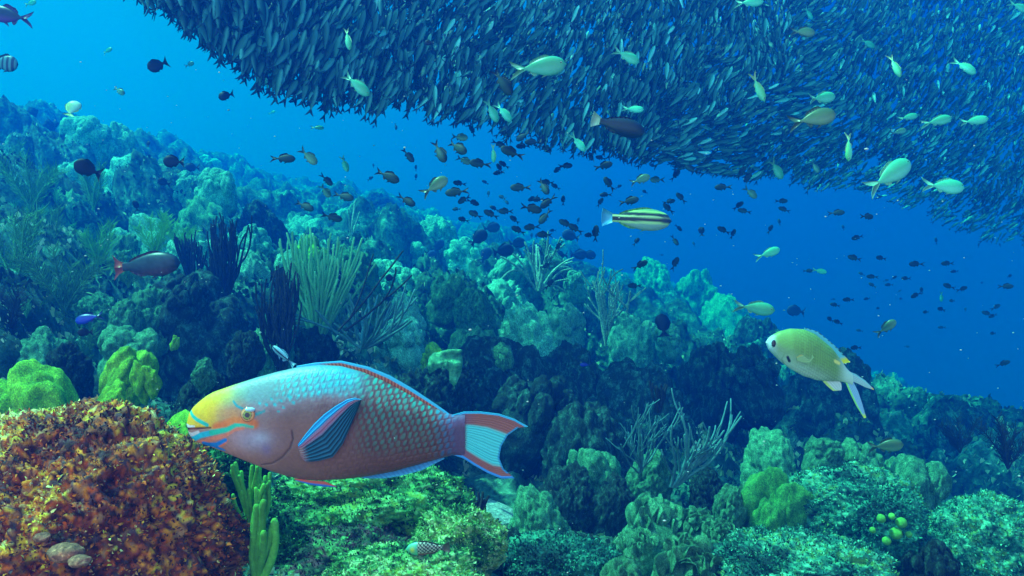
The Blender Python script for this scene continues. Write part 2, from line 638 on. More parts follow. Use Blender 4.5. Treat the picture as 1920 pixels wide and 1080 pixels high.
def plume_mesh(name, seed, H=1.0, stems=4, pinn=34, rad=0.012, spread=0.5, plen=0.22):
    """a feathery sea plume"""
    r = random.Random(seed)
    acc = Acc()
    for k in range(stems):
        a = (k / max(1, stems - 1) - 0.5) * 2
        d0 = (a * spread + r.uniform(-0.1, 0.1), r.uniform(-0.2, 0.2), 1)
        pts = curve_pts((0, 0, 0), d0, H * r.uniform(0.7, 1.05), 14, (a * 0.25, 0, 0.2), r, 0.05)
        acc.add(*tube(pts, np.linspace(rad * 1.4, rad * 0.7, len(pts)), 5))
        seg = np.linspace(2, 13.9, pinn)
        for s in seg:
            i = int(s)
            p = pts[i] * (1 - (s - i)) + pts[min(i + 1, 14)] * (s - i)
            t = pts[min(i + 1, 14)] - pts[i]
            t = t / np.linalg.norm(t)
            for sgn in (-1, 1):
                side = np.cross(t, (0, 1, 0)) * sgn
                dirn = t * r.uniform(0.5, 0.9) + side + np.array([0, r.uniform(-0.6, 0.6), 0])
                q = curve_pts(p, dirn, H * plen * r.uniform(0.6, 1.0), 3, (0, 0, 0.7), r, 0.06)
                acc.add(*tube(q, np.linspace(rad * 0.6, rad * 0.35, 4), 3, cap=False))
    return acc.mesh(name)


def crust_cols(p, palette, seed, clump=120.0, patch=14.0, shift=None, jit=0.35):
    """small clumps, each of one colour of the palette, over broader patches"""
    g = np.random.default_rng(seed)
    w = p * clump + 1.2 * np.stack([fbm(p * clump * 0.6, 2, seed), fbm(p * clump * 0.6 + 7, 2, seed + 1), fbm(p * clump * 0.6 - 7, 2, seed + 2)], 1)
    i = np.floor(w).astype(np.int64)
    h = _h(i[:, 0], i[:, 1], i[:, 2], seed)
    h2 = _h(i[:, 0], i[:, 1], i[:, 2], seed + 9)
    m = fbm(p * patch, 3, seed) * 0.9 + 0.45 + (h - 0.5) * 0.75
    if shift is not None:
        m = m + shift(p)
    pal = np.array(palette)
    c = pal[np.clip((m * len(pal)).astype(int), 0, len(pal) - 1)]
    return np.clip(c * (1 + jit * (h2[:, None] * 2 - 1)), 0, 1)


def crusty(v, n, R, seed, a1=0.012, a2=0.008, f1=45.0, f2=110.0):
    """pitted, knobbly growth pushed out along the given directions (metres)"""
    h = a1 * (cobble(v * f1 + fbm(v * f1 * 0.5, 2, seed)[:, None], seed, 0.8) - 0.4) + a2 * fbm(v * f2, 3, seed + 5) + a2 * 0.8 * (cobble(v * f2, seed + 8, 0.8) - 0.4)
    return v + n * h[:, None]


def tuft_part(me, root, n, size, palette, seed, mat, name='turf', zmin=-0.4, front=True, curl=0.5, patch=6.0, shift=None):
    """short ragged algae blades over a surface: uncountable, so one part"""
    g = np.random.default_rng(seed)
    nvv = len(me.vertices)
    co = np.empty(nvv * 3, np.float32)
    me.vertices.foreach_get('co', co)
    co = co.reshape(-1, 3).astype(float)
    no = np.empty(nvv * 3, np.float32)
    me.vertices.foreach_get('normal', no)
    no = no.reshape(-1, 3).astype(float)
    ok = np.ones(nvv, bool)
    if front:
        ok &= (no[:, 1] < 0.45)
    ok &= co[:, 2] > zmin
    idx = np.nonzero(ok)[0]
    idx = g.choice(idx, n)
    p = co[idx] + g.normal(0, size * 0.6, (n, 3))
    nn = no[idx]
    t1 = np.cross(nn, g.normal(0, 1, (n, 3)))
    t1 /= np.linalg.norm(t1, axis=1)[:, None] + 1e-9
    t2 = np.cross(nn, t1)
    s = size * g.uniform(0.5, 1.6, n)[:, None]
    w = s * g.uniform(0.25, 0.55, (n, 1))
    up = nn + t2 * g.uniform(-curl, curl, (n, 1)) * 1.5
    a = p - t1 * w * 0.6 - nn * s * 0.4
    b = p + t1 * w * 0.6 - nn * s * 0.4
    c = p + t1 * w + up * s * 0.55
    d = p - t1 * w * 0.9 + up * s * 0.5
    e = p + t2 * s * 0.5 + up * s * 1.15 + t1 * w * g.uniform(-1, 1, (n, 1))
    v = np.stack([a, b, c, d, e], 1).reshape(-1, 3)
    k = np.arange(n)[:, None] * 5
    q = k + np.array([[0, 1, 2, 3]])
    t = k + np.array([[3, 2, 4]])
    pal = np.array(palette)
    m = fbm(p * patch, 3, seed) * 0.9 + 0.5 + g.normal(0, 0.22, n)
    if shift is not None:
        m = m + shift(p)
    pi = np.clip((m * len(pal)).astype(int), 0, len(pal) - 1)
    col = pal[pi] * g.uniform(0.6, 1.4, (n, 1))
    cc = np.repeat(col, 5, axis=0)
    tm = mesh(name, v, [t, q], np.clip(cc, 0, 1), smooth=False)
    o = put(name, tm, mat, root)
    tag(o, kind='stuff')
    return o

tuft_pal = [s2l(c_) for c_ in ((30, 60, 50), (60, 100, 70), (110, 150, 100), (170, 200, 150), (210, 225, 190))]
for (ya, yb_, n_, s_, nm_) in ((0.9, 3.2, 30000, 0.011, 'near'), (3.2, 9, 30000, 0.028, 'far')):
    sel = (P0[:, 1] > ya) & (P0[:, 1] < yb_) & (np.abs(P0[:, 0]) < P0[:, 1] * 0.8) & (SAND < 0.2)
    sub_i = np.nonzero(sel)[0]
    sub_i = sub_i[rng.integers(0, len(sub_i), n_)]
    gN = rng.normal(0, 1, (n_, 3)) * 0.5 + np.array([0, -0.4, 1])
    gN /= np.linalg.norm(gN, axis=1)[:, None]

    # ragged turf and small growth over the rock
    p_ = P0[sub_i]
    t1 = np.cross(gN, rng.normal(0, 1, (n_, 3)))
    t1 /= np.linalg.norm(t1, axis=1)[:, None]
    s__ = s_ * rng.uniform(0.4, 1.5, (n_, 1))
    A_ = p_ - t1 * s__ * 0.3 - gN * s__ * 0.3
    B_ = p_ + t1 * s__ * 0.3 - gN * s__ * 0.3
    C_ = p_ + t1 * s__ * 0.45 + gN * s__ * 0.5
    D_ = p_ - t1 * s__ * 0.4 + gN * s__ * 0.45
    E_ = p_ + gN * s__ * 0.95 + t1 * s__ * rng.uniform(-.4, .4, (n_, 1))
    vv_ = np.stack([A_, B_, C_, D_, E_], 1).reshape(-1, 3)
    kk_ = np.arange(n_)[:, None] * 5
    mm_ = fbm(p_ * 2.5, 3, 77) * 1.1 + 0.5 + rng.normal(0, 0.2, n_)
    cc_ = np.array(tuft_pal)[np.clip((mm_ * 5).astype(int), 0, 4)]
    o = put('algae_turf', mesh('algae_turf', vv_, [kk_ + np.array([[0, 1, 2, 3]]), kk_ + np.array([[3, 2, 4]])], np.repeat(cc_, 5, axis=0), smooth=False), M['attr'])
    tag(o, 'ragged green algae turf growing over the reef rock', kind='stuff')

# ------------------------------------------------------------------ fish tools


def resample(pl, n):
    pl = np.array(pl, float)
    s = np.concatenate([[0], np.cumsum(np.linalg.norm(np.diff(pl, axis=0), axis=1))])
    t = np.linspace(0, s[-1], n)
    return np.stack([np.interp(t, s, pl[:, k]) for k in range(pl.shape[1])], 1)


def smooth1(a, k=3):
    a = np.asarray(a, float).copy()
    for _ in range(k):
        a[1:-1] = (a[:-2] + 2 * a[1:-1] + a[2:]) / 4
    return a


def seg_dist(P, pl):
    """distance to a polyline and how far along it (0..1)"""
    pl = np.array(pl, float)
    best = np.full(len(P), 1e9)
    tt = np.zeros(len(P))
    n = len(pl) - 1
    for i in range(n):
        a, b = pl[i], pl[i + 1]
        ab = b - a
        t = np.clip(((P - a) @ ab) / (ab @ ab + 1e-12), 0, 1)
        d = np.linalg.norm(P - (a + t[:, None] * ab), axis=1)
        m = d < best
        best = np.where(m, d, best)
        tt = np.where(m, (i + t) / n, tt)
    return best, tt


def sst(x, a, b):
    t = np.clip((x - a) / (b - a), 0, 1)
    return t * t * (3 - 2 * t)


def lay(c, col, m):
    col = np.array(s2l(col))
    return c * (1 - m[:, None]) + col * m[:, None]


def loft(top, bot, nx, nr, wprof, exp=1.0):
    """body skin between an upper and a lower outline (photo pixels); returns points in pixel space (px, py, out)"""
    top, bot = np.array(top, float), np.array(bot, float)
    x0, x1 = min(top[0, 0], bot[0, 0]), min(top[-1, 0], bot[-1, 0])
    u = (1 - np.cos(np.linspace(0, 1, nx) * np.pi * 0.5)) * 0.35 + np.linspace(0, 1, nx) * 0.65
    xs = x0 + (x1 - x0) * u
    yt = np.interp(xs, top[:, 0], top[:, 1])
    yb = np.interp(xs, bot[:, 0], bot[:, 1])
    yt, yb = smooth1(yt, 10), smooth1(yb, 10)
    c, h = (yt + yb) / 2, (yb - yt) / 2
    h = h * np.sqrt(np.clip((xs - x0 + 0.3) / 6.0, 0, 1))
    w = np.interp(xs, [p[0] for p in wprof], [p[1] for p in wprof])
    w = smooth1(w, 12) * np.sqrt(np.clip((xs - x0 + 0.3) / 10.0, 0, 1))
    th = np.linspace(0, 2 * np.pi, nr, endpoint=False)
    ct = np.sign(np.cos(th)) * np.abs(np.cos(th)) ** exp
    st = np.sin(th)
    PX = np.repeat(xs, nr)
    PY = (c[:, None] - h[:, None] * st[None]).ravel()
    OUT = (w[:, None] * ct[None]).ravel()
    i, j = np.meshgrid(np.arange(nx - 1), np.arange(nr), indexing='ij')
    j2 = (j + 1) % nr
    q = np.stack([i * nr + j, i * nr + j2, (i + 1) * nr + j2, (i + 1) * nr + j], -1).reshape(-1, 4)
    e = (nx - 1) * nr
    endt = np.array([[e, e + k, e + k + 1] for k in range(1, nr - 1)])
    return PX, PY, OUT, [q[:, ::-1], endt]


def to_local(PX, PY, OUT, org, k):
    return np.stack([(PX - org[0]) * k, -OUT * k, (org[1] - PY) * k], 1)


def patch(A, B, nu, nv, org, k, thick=1.4, out0=0.0, out=None, ray=0.0, rays=20, colfn=None, name='fin', swell=None):
    """a fin: a thin two-sided membrane between leading edge A and trailing edge B"""
    a, b = resample(A, nu), resample(B, nu)
    v = np.linspace(0, 1, nv)
    P = a[:, None, :] * (1 - v)[None, :, None] + b[:, None, :] * v[None, :, None]
    U, V = np.meshgrid(np.linspace(0, 1, nu), v, indexing='ij')
    U, V = U.ravel(), V.ravel()
    P = P.reshape(-1, 2)
    o = np.full(len(U), out0, float)
    if out is not None:
        o = o + out(U, V)
    o = o + ray * np.sin(V * rays * 2 * np.pi) if ray else o
    th = thick * np.clip(1.2 - U * 0.3, 0.2, 2)
    edge = np.minimum(np.minimum(V, 1 - V) * 8, 1)
    f = to_local(P[:, 0], P[:, 1], o + th * (0.25 + 0.75 * edge) / 2, org, k)
    bk = to_local(P[:, 0], P[:, 1], o - th * (0.25 + 0.75 * edge) / 2, org, k)
    q = grid_faces(nu, nv)
    n0 = nu * nv
    rim = []
    idx = lambda i, j: i * nv + j
    for i in range(nu - 1):
        rim.append((idx(i, 0), idx(i + 1, 0), n0 + idx(i + 1, 0), n0 + idx(i, 0)))
        rim.append((idx(i + 1, nv - 1), idx(i, nv - 1), n0 + idx(i, nv - 1), n0 + idx(i + 1, nv - 1)))
    for j in range(nv - 1):
        rim.append((idx(0, j + 1), idx(0, j), n0 + idx(0, j), n0 + idx(0, j + 1)))
        rim.append((idx(nu - 1, j), idx(nu - 1, j + 1), n0 + idx(nu - 1, j + 1), n0 + idx(nu - 1, j)))
    col = colfn(U, V, P)
    return mesh(name, np.vstack([f, bk]), [q, q[:, ::-1] + n0, np.array(rim)], np.vstack([col, col]))


# ------------------------------------------------------------------ the big parrotfish
PD = 1.08
PK = TAN * PD / 960
PO = (610, 790)
pf = bpy.data.objects.new('parrotfish', None)
COL.objects.link(pf)
pf.location = at(PO[0], PO[1], PD)
tag(pf, 'large pink brown and turquoise parrotfish with yellow snout swimming left above the corals', 'fish')

ptop = [(350.5, 790), (352, 782), (356, 773), (364, 762), (375, 752), (388, 742), (400, 735), (420, 728), (440, 721), (480, 708), (520, 697), (560, 688), (600, 684),
        (640, 686), (680, 697), (720, 714), (760, 735), (800, 758), (830, 772), (850, 778), (872, 776)]
pbot = [(350.5, 800), (354, 812), (362, 822), (372, 829), (400, 838), (440, 854), (480, 870), (510, 882), (540, 892), (570, 898), (600, 900), (640, 898), (690, 892),
        (740, 883), (790, 869), (830, 858), (850, 853), (872, 856)]
wp = [(350, 8), (370, 18), (400, 27), (450, 35), (520, 42), (600, 44), (680, 40), (760, 29), (820, 19), (850, 12), (872, 6)]
PX, PY, OUT, pfac = loft(ptop, pbot, 560, 200, wp, 0.85)
P = np.stack([PX, PY], 1)
n1 = fbm(np.stack([PX * 0.05, PY * 0.05, OUT * 0.02], 1), 3, 5)
n2 = fbm(np.stack([PX * 0.2, PY * 0.2, OUT * 0.05], 1), 3, 6)
mid = np.interp(PX, [350, 440, 500, 560, 640, 700, 780, 850], [745, 752, 756, 750, 736, 742, 768, 790]) + 10 * n1
c = np.tile(np.array(s2l((186, 124, 112))), (len(PX), 1))
c = lay(c, (196, 150, 142), sst(PY, 850, 890) * sst(-PX, -640, -420))                 # paler throat
c = lay(c, (142, 88, 78), sst(PX, 580, 740))                                         # browner behind
c = lay(c, (150, 130, 150), sst(-(PY - mid), -45, 10) * 0.8)                           # mauve flank above
c = lay(c, (122, 158, 166), sst(-(PY - mid), -6, 14) * sst(PX, 420, 470))             # light blue shoulder
c = lay(c, (66, 160, 184), sst(-(PY - mid), -8, 24) * sst(PX, 540, 640))              # cyan back
c = lay(c, (190, 168, 196), np.exp(-(((PX - 492) / 40) ** 2 + ((PY - 818) / 22) ** 2)) * 0.8)   # lilac cheek with a painted-in highlight
c = lay(c, (206, 200, 222), np.exp(-(((PX - 505) / 15) ** 2 + ((PY - 812) / 10) ** 2)) * 0.6)
c = lay(c, (150, 120, 190), np.exp(-(((PX - 512) / 9) ** 2 + ((PY - 834) / 12) ** 2)) * 0.5)
# snout
sn = sst(-(PX + 0.15 * (PY - 780) + 6 * n1), -448, -398)
c = lay(c, (176, 205, 130), sst(-PX, -490, -430) * sst(-PY, -768, -745) * 0.7)
c = lay(c, (252, 196, 30), sn * sst(-PY, -802, -796))
c = lay(c, (214, 216, 50), sn * sst(-PY, -757, -735) * 0.7)
c = lay(c, (252, 186, 10), sst(-PX, -395, -365) * sst(-PY, -796, -780))
d, t = seg_dist(P, [(418, 796), (436, 790), (452, 783), (470, 784), (490, 788)])
c = lay(c, (250, 120, 40), sst(-d, -13, -4) * sst(-PY, -804, -796))
c = lay(c, (240, 150, 70), np.exp(-(((PX - 450) / 26) ** 2 + ((PY - 770) / 14) ** 2)) * 0.7)
# scales on the back: turquoise drops, then oval turquoise scale centres on brown
sx, sy = 11.5, 11.0
w1 = 4.5 * fbm(np.stack([PX * 0.03, PY * 0.03, OUT * 0.01], 1), 2, 61)
w2 = 4.5 * fbm(np.stack([PX * 0.03, PY * 0.03, OUT * 0.01 + 9], 1), 2, 62)
gx = (PX + 0.25 * (PY - 700) + w1) / sx
gy = (PY + 0.18 * PX + w2) / sy
row = np.floor(gy)
fx = (gx + 0.5 * (row % 2)) % 1.0 - 0.5
fy = gy % 1.0 - 0.5
e1 = np.sqrt((fx * 1.9) ** 2 + (fy * 1.1) ** 2)
_ci, _cj = np.floor(gx + 0.5 * (row % 2)).astype(np.int64), row.astype(np.int64)
cellr = _h(_ci, _cj, _cj * 0, 5)
spot = sst(-e1 - 0.25 * (cellr - 0.5) + 0.10 * n2, -0.64, -0.34) * (0.45 + 0.75 * cellr)
edge = sst(np.maximum(np.abs(fx), np.abs(fy)), 0.34, 0.5)
back_zone = sst(PX, 505, 560) * sst(-(PY - mid), -6, 12) * sst(PY - np.interp(PX, [p[0] for p in ptop], [p[1] for p in ptop]), 2, 12)
c = lay(c, (40, 222, 226), np.clip(spot + 0.35 * n2, 0, 1) * back_zone * 0.95 * sst(-PX, -760, -700))
c = lay(c, (150, 180, 215), edge * back_zone * 0.25)
tz = sst(PX, 650, 715) * sst(-PX, -862, -838) * sst(-(PY - (845 + (PX - 700) * 0.02)), -12, 22)
c = lay(c, (120, 66, 58), tz * 0.85)
c = lay(c, (44, 176, 160), np.clip(spot * 1.25, 0, 1) * tz * (0.55 + 0.45 * sst(-PY, -830, -760)))
c = lay(c, (92, 54, 50), edge * tz * 0.42 * (0.5 + cellr))
body_zone = sst(PX, 560, 640) * (1 - tz) * sst(PY - mid, -5, 15) * sst(-PX, -850, -820)
c = lay(c, (118, 78, 72), edge * body_zone * 0.30 * (0.4 + cellr))
# dorsal edge of body, tail base
c = lay(c, (112, 92, 140), sst(PX + 8 * n1, 815, 860) * 0.8)
c = lay(c, (60, 130, 190), sst(PX, 800, 836) * sst(-PX, -862, -842) * np.clip(spot, 0, 1) * 0.8)
# face stripes
teal, cyanb, blue, salmon = (28, 190, 176), (40, 190, 216), (30, 130, 214), (246, 130, 98)


def stripe(pl, w0, w1, col, soft=1.2):
    global c
    d, t = seg_dist(P, pl)
    w = w0 + (w1 - w0) * t
    c = lay(c, col, sst(-(d - w), -soft, soft))


stripe([(377, 829), (392, 824), (405, 819), (434, 811), (452, 799), (470, 795)], 5, 3, salmon)
stripe([(404, 836), (428, 828), (436, 820)], 3, 3, (248, 120, 70))
stripe([(361, 770), (368, 777), (377, 783), (399, 792)], 2.8, 3.8, teal)
stripe([(364, 822), (382, 813), (408, 806)], 5.6, 5.4, cyanb)
stripe([(408, 806), (439, 799), (454, 791), (467, 790), (488, 793)], 5.6, 2.2, (34, 200, 166))
stripe([(388, 830), (400, 831), (415, 829), (434, 819)], 5.5, 3.5, blue)
stripe([(404, 831), (420, 838), (428, 840)], 4, 2, blue)
stripe([(449, 748), (456, 756), (468, 761)], 1.8, 2.6, (30, 160, 176))
stripe([(490, 771), (500, 768), (509, 764)], 3.8, 2.0, (50, 150, 160))
for (sxx, syy, sr) in ((498, 750, 2), (511, 752, 2.4), (520, 742, 2), (527, 752, 2.6), (538, 745, 2.4), (543, 757, 2), (552, 737, 3), (534, 764, 1.8), (561, 748, 2.5)):
    stripe([(sxx, syy), (sxx + 2, syy + 1)], sr, sr, (50, 190, 200))
# beak and mouth
stripe([(352, 797), (360, 797), (372, 796)], 3.6, 1.6, (236, 222, 226))
stripe([(356, 812), (366, 812), (380, 806)], 4.6, 2.6, (232, 214, 214))
stripe([(353, 803), (366, 801), (384, 799), (406, 797)], 2.8, 1.3, (96, 26, 22))
stripe([(362, 802), (376, 801)], 1.6, 1.0, (170, 80, 60))
# gill cover crease
d, t = seg_dist(P, [(560, 800), (562, 815), (556, 832), (540, 850), (520, 862), (498, 866)])
gill = sst(-d, -2.6, -0.4)
c = lay(c, (92, 66, 70), gill * 0.75)
d2, t = seg_dist(P, [(353, 803), (384, 799), (406, 797)])
OUT2 = OUT - np.sign(OUT) * (gill * 1.6 + sst(-d2, -2.2, 0) * 3.0)
OUT2 += np.sign(OUT) * (1 - edge) * 0.8 * np.clip(tz + body_zone + back_zone, 0, 1)
OUT2 += np.sign(OUT) * 2.2 * np.exp(-(((PX - 500) / 42) ** 2 + ((PY - 825) / 28) ** 2))
c = c * (1 + 0.16 * n2[:, None] + 0.10 * n1[:, None])
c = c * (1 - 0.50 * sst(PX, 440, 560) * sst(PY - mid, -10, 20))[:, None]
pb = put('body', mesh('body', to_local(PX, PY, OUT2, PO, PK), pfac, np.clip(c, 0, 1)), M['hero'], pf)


def ring_eye(cx, cy, r, out, org, k, cols, parent, squash=0.55, name='eye', sx=1.0):
    v, f = ico(4)
    rr = np.sqrt(v[:, 0] ** 2 + v[:, 2] ** 2)
    cc = np.zeros((len(v), 3))
    for rad, col in cols:
        cc[rr <= rad] = s2l(col)
    p = v * np.array([r * k * sx, r * k * squash, r * k])
    p += np.array([(cx - org[0]) * k, -out * k, (org[1] - cy) * k])
    return put(name, mesh(name, p, f, cc), M['eye'], parent)


M['eye'] = attr_mat('fish_eye', 0.12, 0.6, coat=0.5)
ring_eye(478.5, 771, 14.0, 36.5, PO, PK, [(1.1, (60, 110, 150)), (0.97, (30, 60, 90)), (0.93, (220, 130, 70)), (0.80, (240, 170, 110)), (0.62, (120, 60, 30)), (0.54, (150, 170, 60)), (0.36, (8, 8, 10))], pf, 0.42)
v, f = ico(3)
eye_hl = v * np.array([10 * PK, 5 * PK, 4.6 * PK]) + np.array([(482 - PO[0]) * PK, -37.5 * PK, (PO[1] - 762) * PK])  # pale blob that paints in the highlight above the eye
put('eye_highlight', mesh('eye_highlight', eye_hl, f, np.tile(np.array(s2l((176, 214, 232))), (len(v), 1))), M['hero'], pf)


def fin_cols(bands, rays=0, raydark=0.5, jit=0.0):
    """bands over v: list of (v_end, colour)"""
    def fn(U, V, P):
        cc = np.tile(np.array(s2l(bands[-1][1])), (len(U), 1))
        prev = 0.0
        for i in range(len(bands) - 1, -1, -1):
            m = sst(-(V + jit * np.sin(U * 19)), -bands[i][0] - 0.015, -bands[i][0] + 0.015)
            cc = lay(cc, bands[i][1], m)
        if rays:
            k = 0.5 + 0.5 * np.sin(V * rays * 2 * np.pi)
            inner = sst(V, bands[0][0], bands[0][0] + 0.05)
            cc = cc * (1 - raydark * (k ** 2 * inner)[:, None])
        return cc
    return fn


# dorsal fin: brown rays under a bright blue margin (v runs outwards here)
dors_in = [(556, 691), (600, 686), (640, 689), (680, 701), (720, 720), (760, 741), (800, 764), (828, 781), (846, 789)]
dors_out = [(556, 686), (590, 680), (640, 676), (690, 687), (730, 703), (770, 726), (805, 749), (835, 770), (853, 784)]


def dors_col(U, V, P):
    cc = np.tile(np.array(s2l((190, 84, 64))), (len(U), 1))
    k = 0.5 + 0.5 * np.sin((U * 46 + V * 1.2) * 2 * np.pi)
    cc = cc * (1 - 0.6 * (k ** 2))[:, None]
    cc = lay(cc, (210, 150, 110), ((k < 0.12) * 0.6) * np.ones(len(U)))
    cc = lay(cc, (50, 190, 232), np.maximum(sst(V, 0.60, 0.68), sst(-U, -0.22, -0.10)))
    cc = lay(cc, (30, 120, 200), sst(-V, -0.12, -0.04) * sst(U, 0.2, 0.3) * 0.8)
    return cc


put('dorsal_fin', patch(dors_in, dors_out, 300, 14, PO, PK, 2.4, 0, ray=0.0, colfn=dors_col, name='dorsal_fin'), M['hero_fin'], pf)
# anal fin
put('anal_fin', patch([(672, 893), (720, 886), (770, 875), (800, 866), (832, 857)], [(684, 897), (720, 897), (752, 892), (790, 882), (834, 860)], 80, 10, PO, PK, 2.2, 0,
                      colfn=lambda U, V, P: lay(lay(np.tile(np.array(s2l((40, 140, 205))), (len(U), 1)), (60, 175, 225), sst(V, 0.6, 0.8)), (26, 100, 165), 0.5 * (np.sin(U * 120) > 0.3) * np.ones(len(U))), name='anal_fin'), M['hero_fin'], pf)
# pelvic fin
put('pelvic_fin', patch([(556, 893), (585, 897), (612, 899), (634, 908)], [(560, 898), (585, 905), (610, 909), (635, 909)], 50, 10, PO, PK, 3.0, 14,
                        colfn=fin_cols([(0.55, (206, 84, 66)), (1.0, (36, 110, 205))], 3, 0.2), name='pelvic_fin'), M['hero_fin'], pf)
# tail fin
tA = [(848, 778), (870, 772), (900, 772), (935, 776), (965, 786), (990, 800)]
tB = [(848, 852), (868, 858), (890, 872), (915, 886), (940, 896), (965, 896)]


def tail_mesh():
    nu, nv = 90, 120
    a, b = resample(tA, nu), resample(tB, nu)
    rear = resample([(990, 800), (972, 802), (952, 816), (940, 836), (936, 858), (944, 878), (965, 896)], nv)
    root = resample([(848, 778), (852, 800), (853, 830), (848, 852)], nv)
    U, V = np.meshgrid(np.linspace(0, 1, nu), np.linspace(0, 1, nv), indexing='ij')
    A = a[:, None, :] * (1 - V[..., None]) + b[:, None, :] * V[..., None]
    R = root[None] * (1 - U[..., None]) + rear[None] * U[..., None]
    Bi = (1 - U[..., None]) * (root[0] * (1 - V[..., None]) + root[-1] * V[..., None]) + U[..., None] * (rear[0] * (1 - V[..., None]) + rear[-1] * V[..., None])
    P = (A + R - Bi).reshape(-1, 2)
    U, V = U.ravel(), V.ravel()
    rayk = 0.5 + 0.5 * np.sin(V * 26 * 2 * np.pi)
    cc = np.tile(np.array(s2l((166, 100, 90))), (len(U), 1))
    cc = lay(cc, (112, 92, 140), sst(-P[:, 0], -900, -850) * 0.8)
    inner = sst(V, 0.27, 0.33) * sst(-V, -0.80, -0.74) * sst(P[:, 0], 868, 878)
    cc = cc * (1 - 0.35 * (rayk * (1 - inner)))[:, None]
    cc = lay(cc, (80, 212, 214), inner)
    cc = lay(cc, (40, 160, 170), inner * (rayk > 0.8) * 0.7)
    da, _ = seg_dist(P, tA)
    db, _ = seg_dist(P, tB)
    dr, _ = seg_dist(P, rear[18:-16])
    cc = lay(cc, (56, 190, 236), sst(-da, -4.2, -2.6))
    cc = lay(cc, (50, 150, 226), sst(-db, -5.2, -3.2))
    cc = lay(cc, (30, 140, 190), sst(-dr, -4.5, -1.5))
    o = 1.3 * rayk + 6 * np.sin(U * 2.0) * (V - 0.5)
    th = 2.0 - 1.4 * U
    f = to_local(P[:, 0], P[:, 1], o + th, PO, PK)
    bk = to_local(P[:, 0], P[:, 1], o - th, PO, PK)
    q = grid_faces(nu, nv)
    n0 = nu * nv
    rim = []
    for i in range(nu - 1):
        for j in (0, nv - 1):
            rim.append((i * nv + j, (i + 1) * nv + j, n0 + (i + 1) * nv + j, n0 + i * nv + j))
    for j in range(nv - 1):
        e = (nu - 1) * nv
        rim.append((e + j, e + j + 1, n0 + e + j + 1, n0 + e + j))
    return mesh('tail_fin', np.vstack([f, bk]), [q, q[:, ::-1] + n0, np.array(rim)], np.vstack([cc, cc]))


put('tail_fin', tail_mesh(), M['hero_fin'], pf)


def pec_col(U, V, P):
    k = 0.5 + 0.5 * np.sin(V * 9 * 2 * np.pi + U * 1.0)
    cc = np.tile(np.array(s2l((16, 92, 122))), (len(U), 1)) * (0.35 + 0.65 * k)[:, None]
    cc = lay(cc, (170, 110, 140), sst(-V, -0.40, -0.30) * 0.9)
    cc = lay(cc, (40, 165, 226), sst(-V, -0.21, -0.17))
    cc = lay(cc, (180, 130, 130), sst(-U, -0.14, -0.02) * sst(V, 0.25, 0.4) * 0.9)
    return cc


pA = [(571, 824), (586, 804), (602, 785), (620, 768), (641, 753), (662, 741), (676, 738), (688, 741)]
pB = [(577, 846), (586, 856), (610, 853), (636, 846), (654, 822), (666, 796), (680, 764), (688, 744)]
put('pectoral_fin', patch(pA, pB, 60, 90, PO, PK, 2.0, 43, out=lambda U, V: 9 * U + 3 * V, ray=1.1, rays=9, colfn=pec_col, name='pectoral_fin'), M['hero_fin'], pf)

# ------------------------------------------------------------------ the big pale green chromis on the right
CD = 1.5
CK = TAN * CD / 960
CO = (1515, 668)
cf = bpy.data.objects.new('chromis', None)
COL.objects.link(cf)
cf.location = at(CO[0], CO[1], CD)
tag(cf, 'large yellow green chromis with white belly and long forked tail, facing upper left', 'fish')
ctop = [(1435.5, 640), (1438, 636), (1447, 629), (1461, 621), (1481, 616), (1506, 617), (1526, 625), (1542, 638), (1559, 652), (1575, 672), (1588, 692), (1598, 700)]
cbot = [(1435.5, 644), (1440, 654), (1447, 662), (1461, 676), (1481, 691), (1506, 705), (1532, 713), (1560, 715), (1575, 715), (1588, 718), (1598, 722)]
cw = [(1435, 7), (1450, 13), (1480, 20), (1510, 21), (1550, 15), (1580, 7), (1598, 4)]
PX, PY, OUT, cfac = loft(ctop, cbot, 200, 90, cw, 0.9)
P = np.stack([PX, PY], 1)
n1 = fbm(np.stack([PX * 0.1, PY * 0.1, OUT * 0.02], 1), 3, 15)
ax = (PY - 640) - (PX - 1440) * 0.52                    # distance below the fish's own axis
c = np.tile(np.array(s2l((142, 176, 134))), (len(PX), 1))
c = lay(c, (122, 166, 84), sst(-(ax + 6 * n1), -12, 14))
c = lay(c, (176, 206, 180), sst(ax + 5 * n1, 4, 24))
c = lay(c, (214, 226, 214), sst(ax, 18, 34))
c = lay(c, (190, 222, 224), sst(-PX, -1456, -1440))
c = lay(c, (196, 226, 220), sst(PX, 1560, 1588) * 0.8)
g1, g2 = (PX * 0.86 + PY * 0.5) / 5.2, (PY * 0.86 - PX * 0.5) / 5.2
rw = np.floor(g2)
e = np.sqrt((((g1 + 0.5 * (rw % 2)) % 1) - 0.5) ** 2 + ((g2 % 1) - 0.5) ** 2)
c = c * (1 - 0.28 * (sst(e, 0.36, 0.5) * sst(PX, 1478, 1500) * sst(-PX, -1585, -1560)))[:, None]
d, _ = seg_dist(P, [(1471, 668), (1475, 676)])
c = lay(c, (20, 30, 60), sst(-d, -3.0, -1.4))
d, _ = seg_dist(P, [(1561, 676), (1569, 680)])
c = lay(c, (240, 226, 120), sst(-d, -4, -2))
d, _ = seg_dist(P, [(1466, 660), (1462, 672), (1470, 684)])
c = lay(c, (120, 160, 120), sst(-d, -1.5, -0.3) * 0.6)
put('body', mesh('body', to_local(PX, PY, OUT, CO, CK), cfac, np.clip(c, 0, 1)), M['hero'], cf)
ring_eye(1446.5, 643, 7.6, 10.5, CO, CK, [(1.1, (190, 205, 215)), (0.9, (70, 60, 90)), (0.74, (20, 16, 30)), (0.3, (5, 5, 8))], cf, 0.5, sx=0.62)


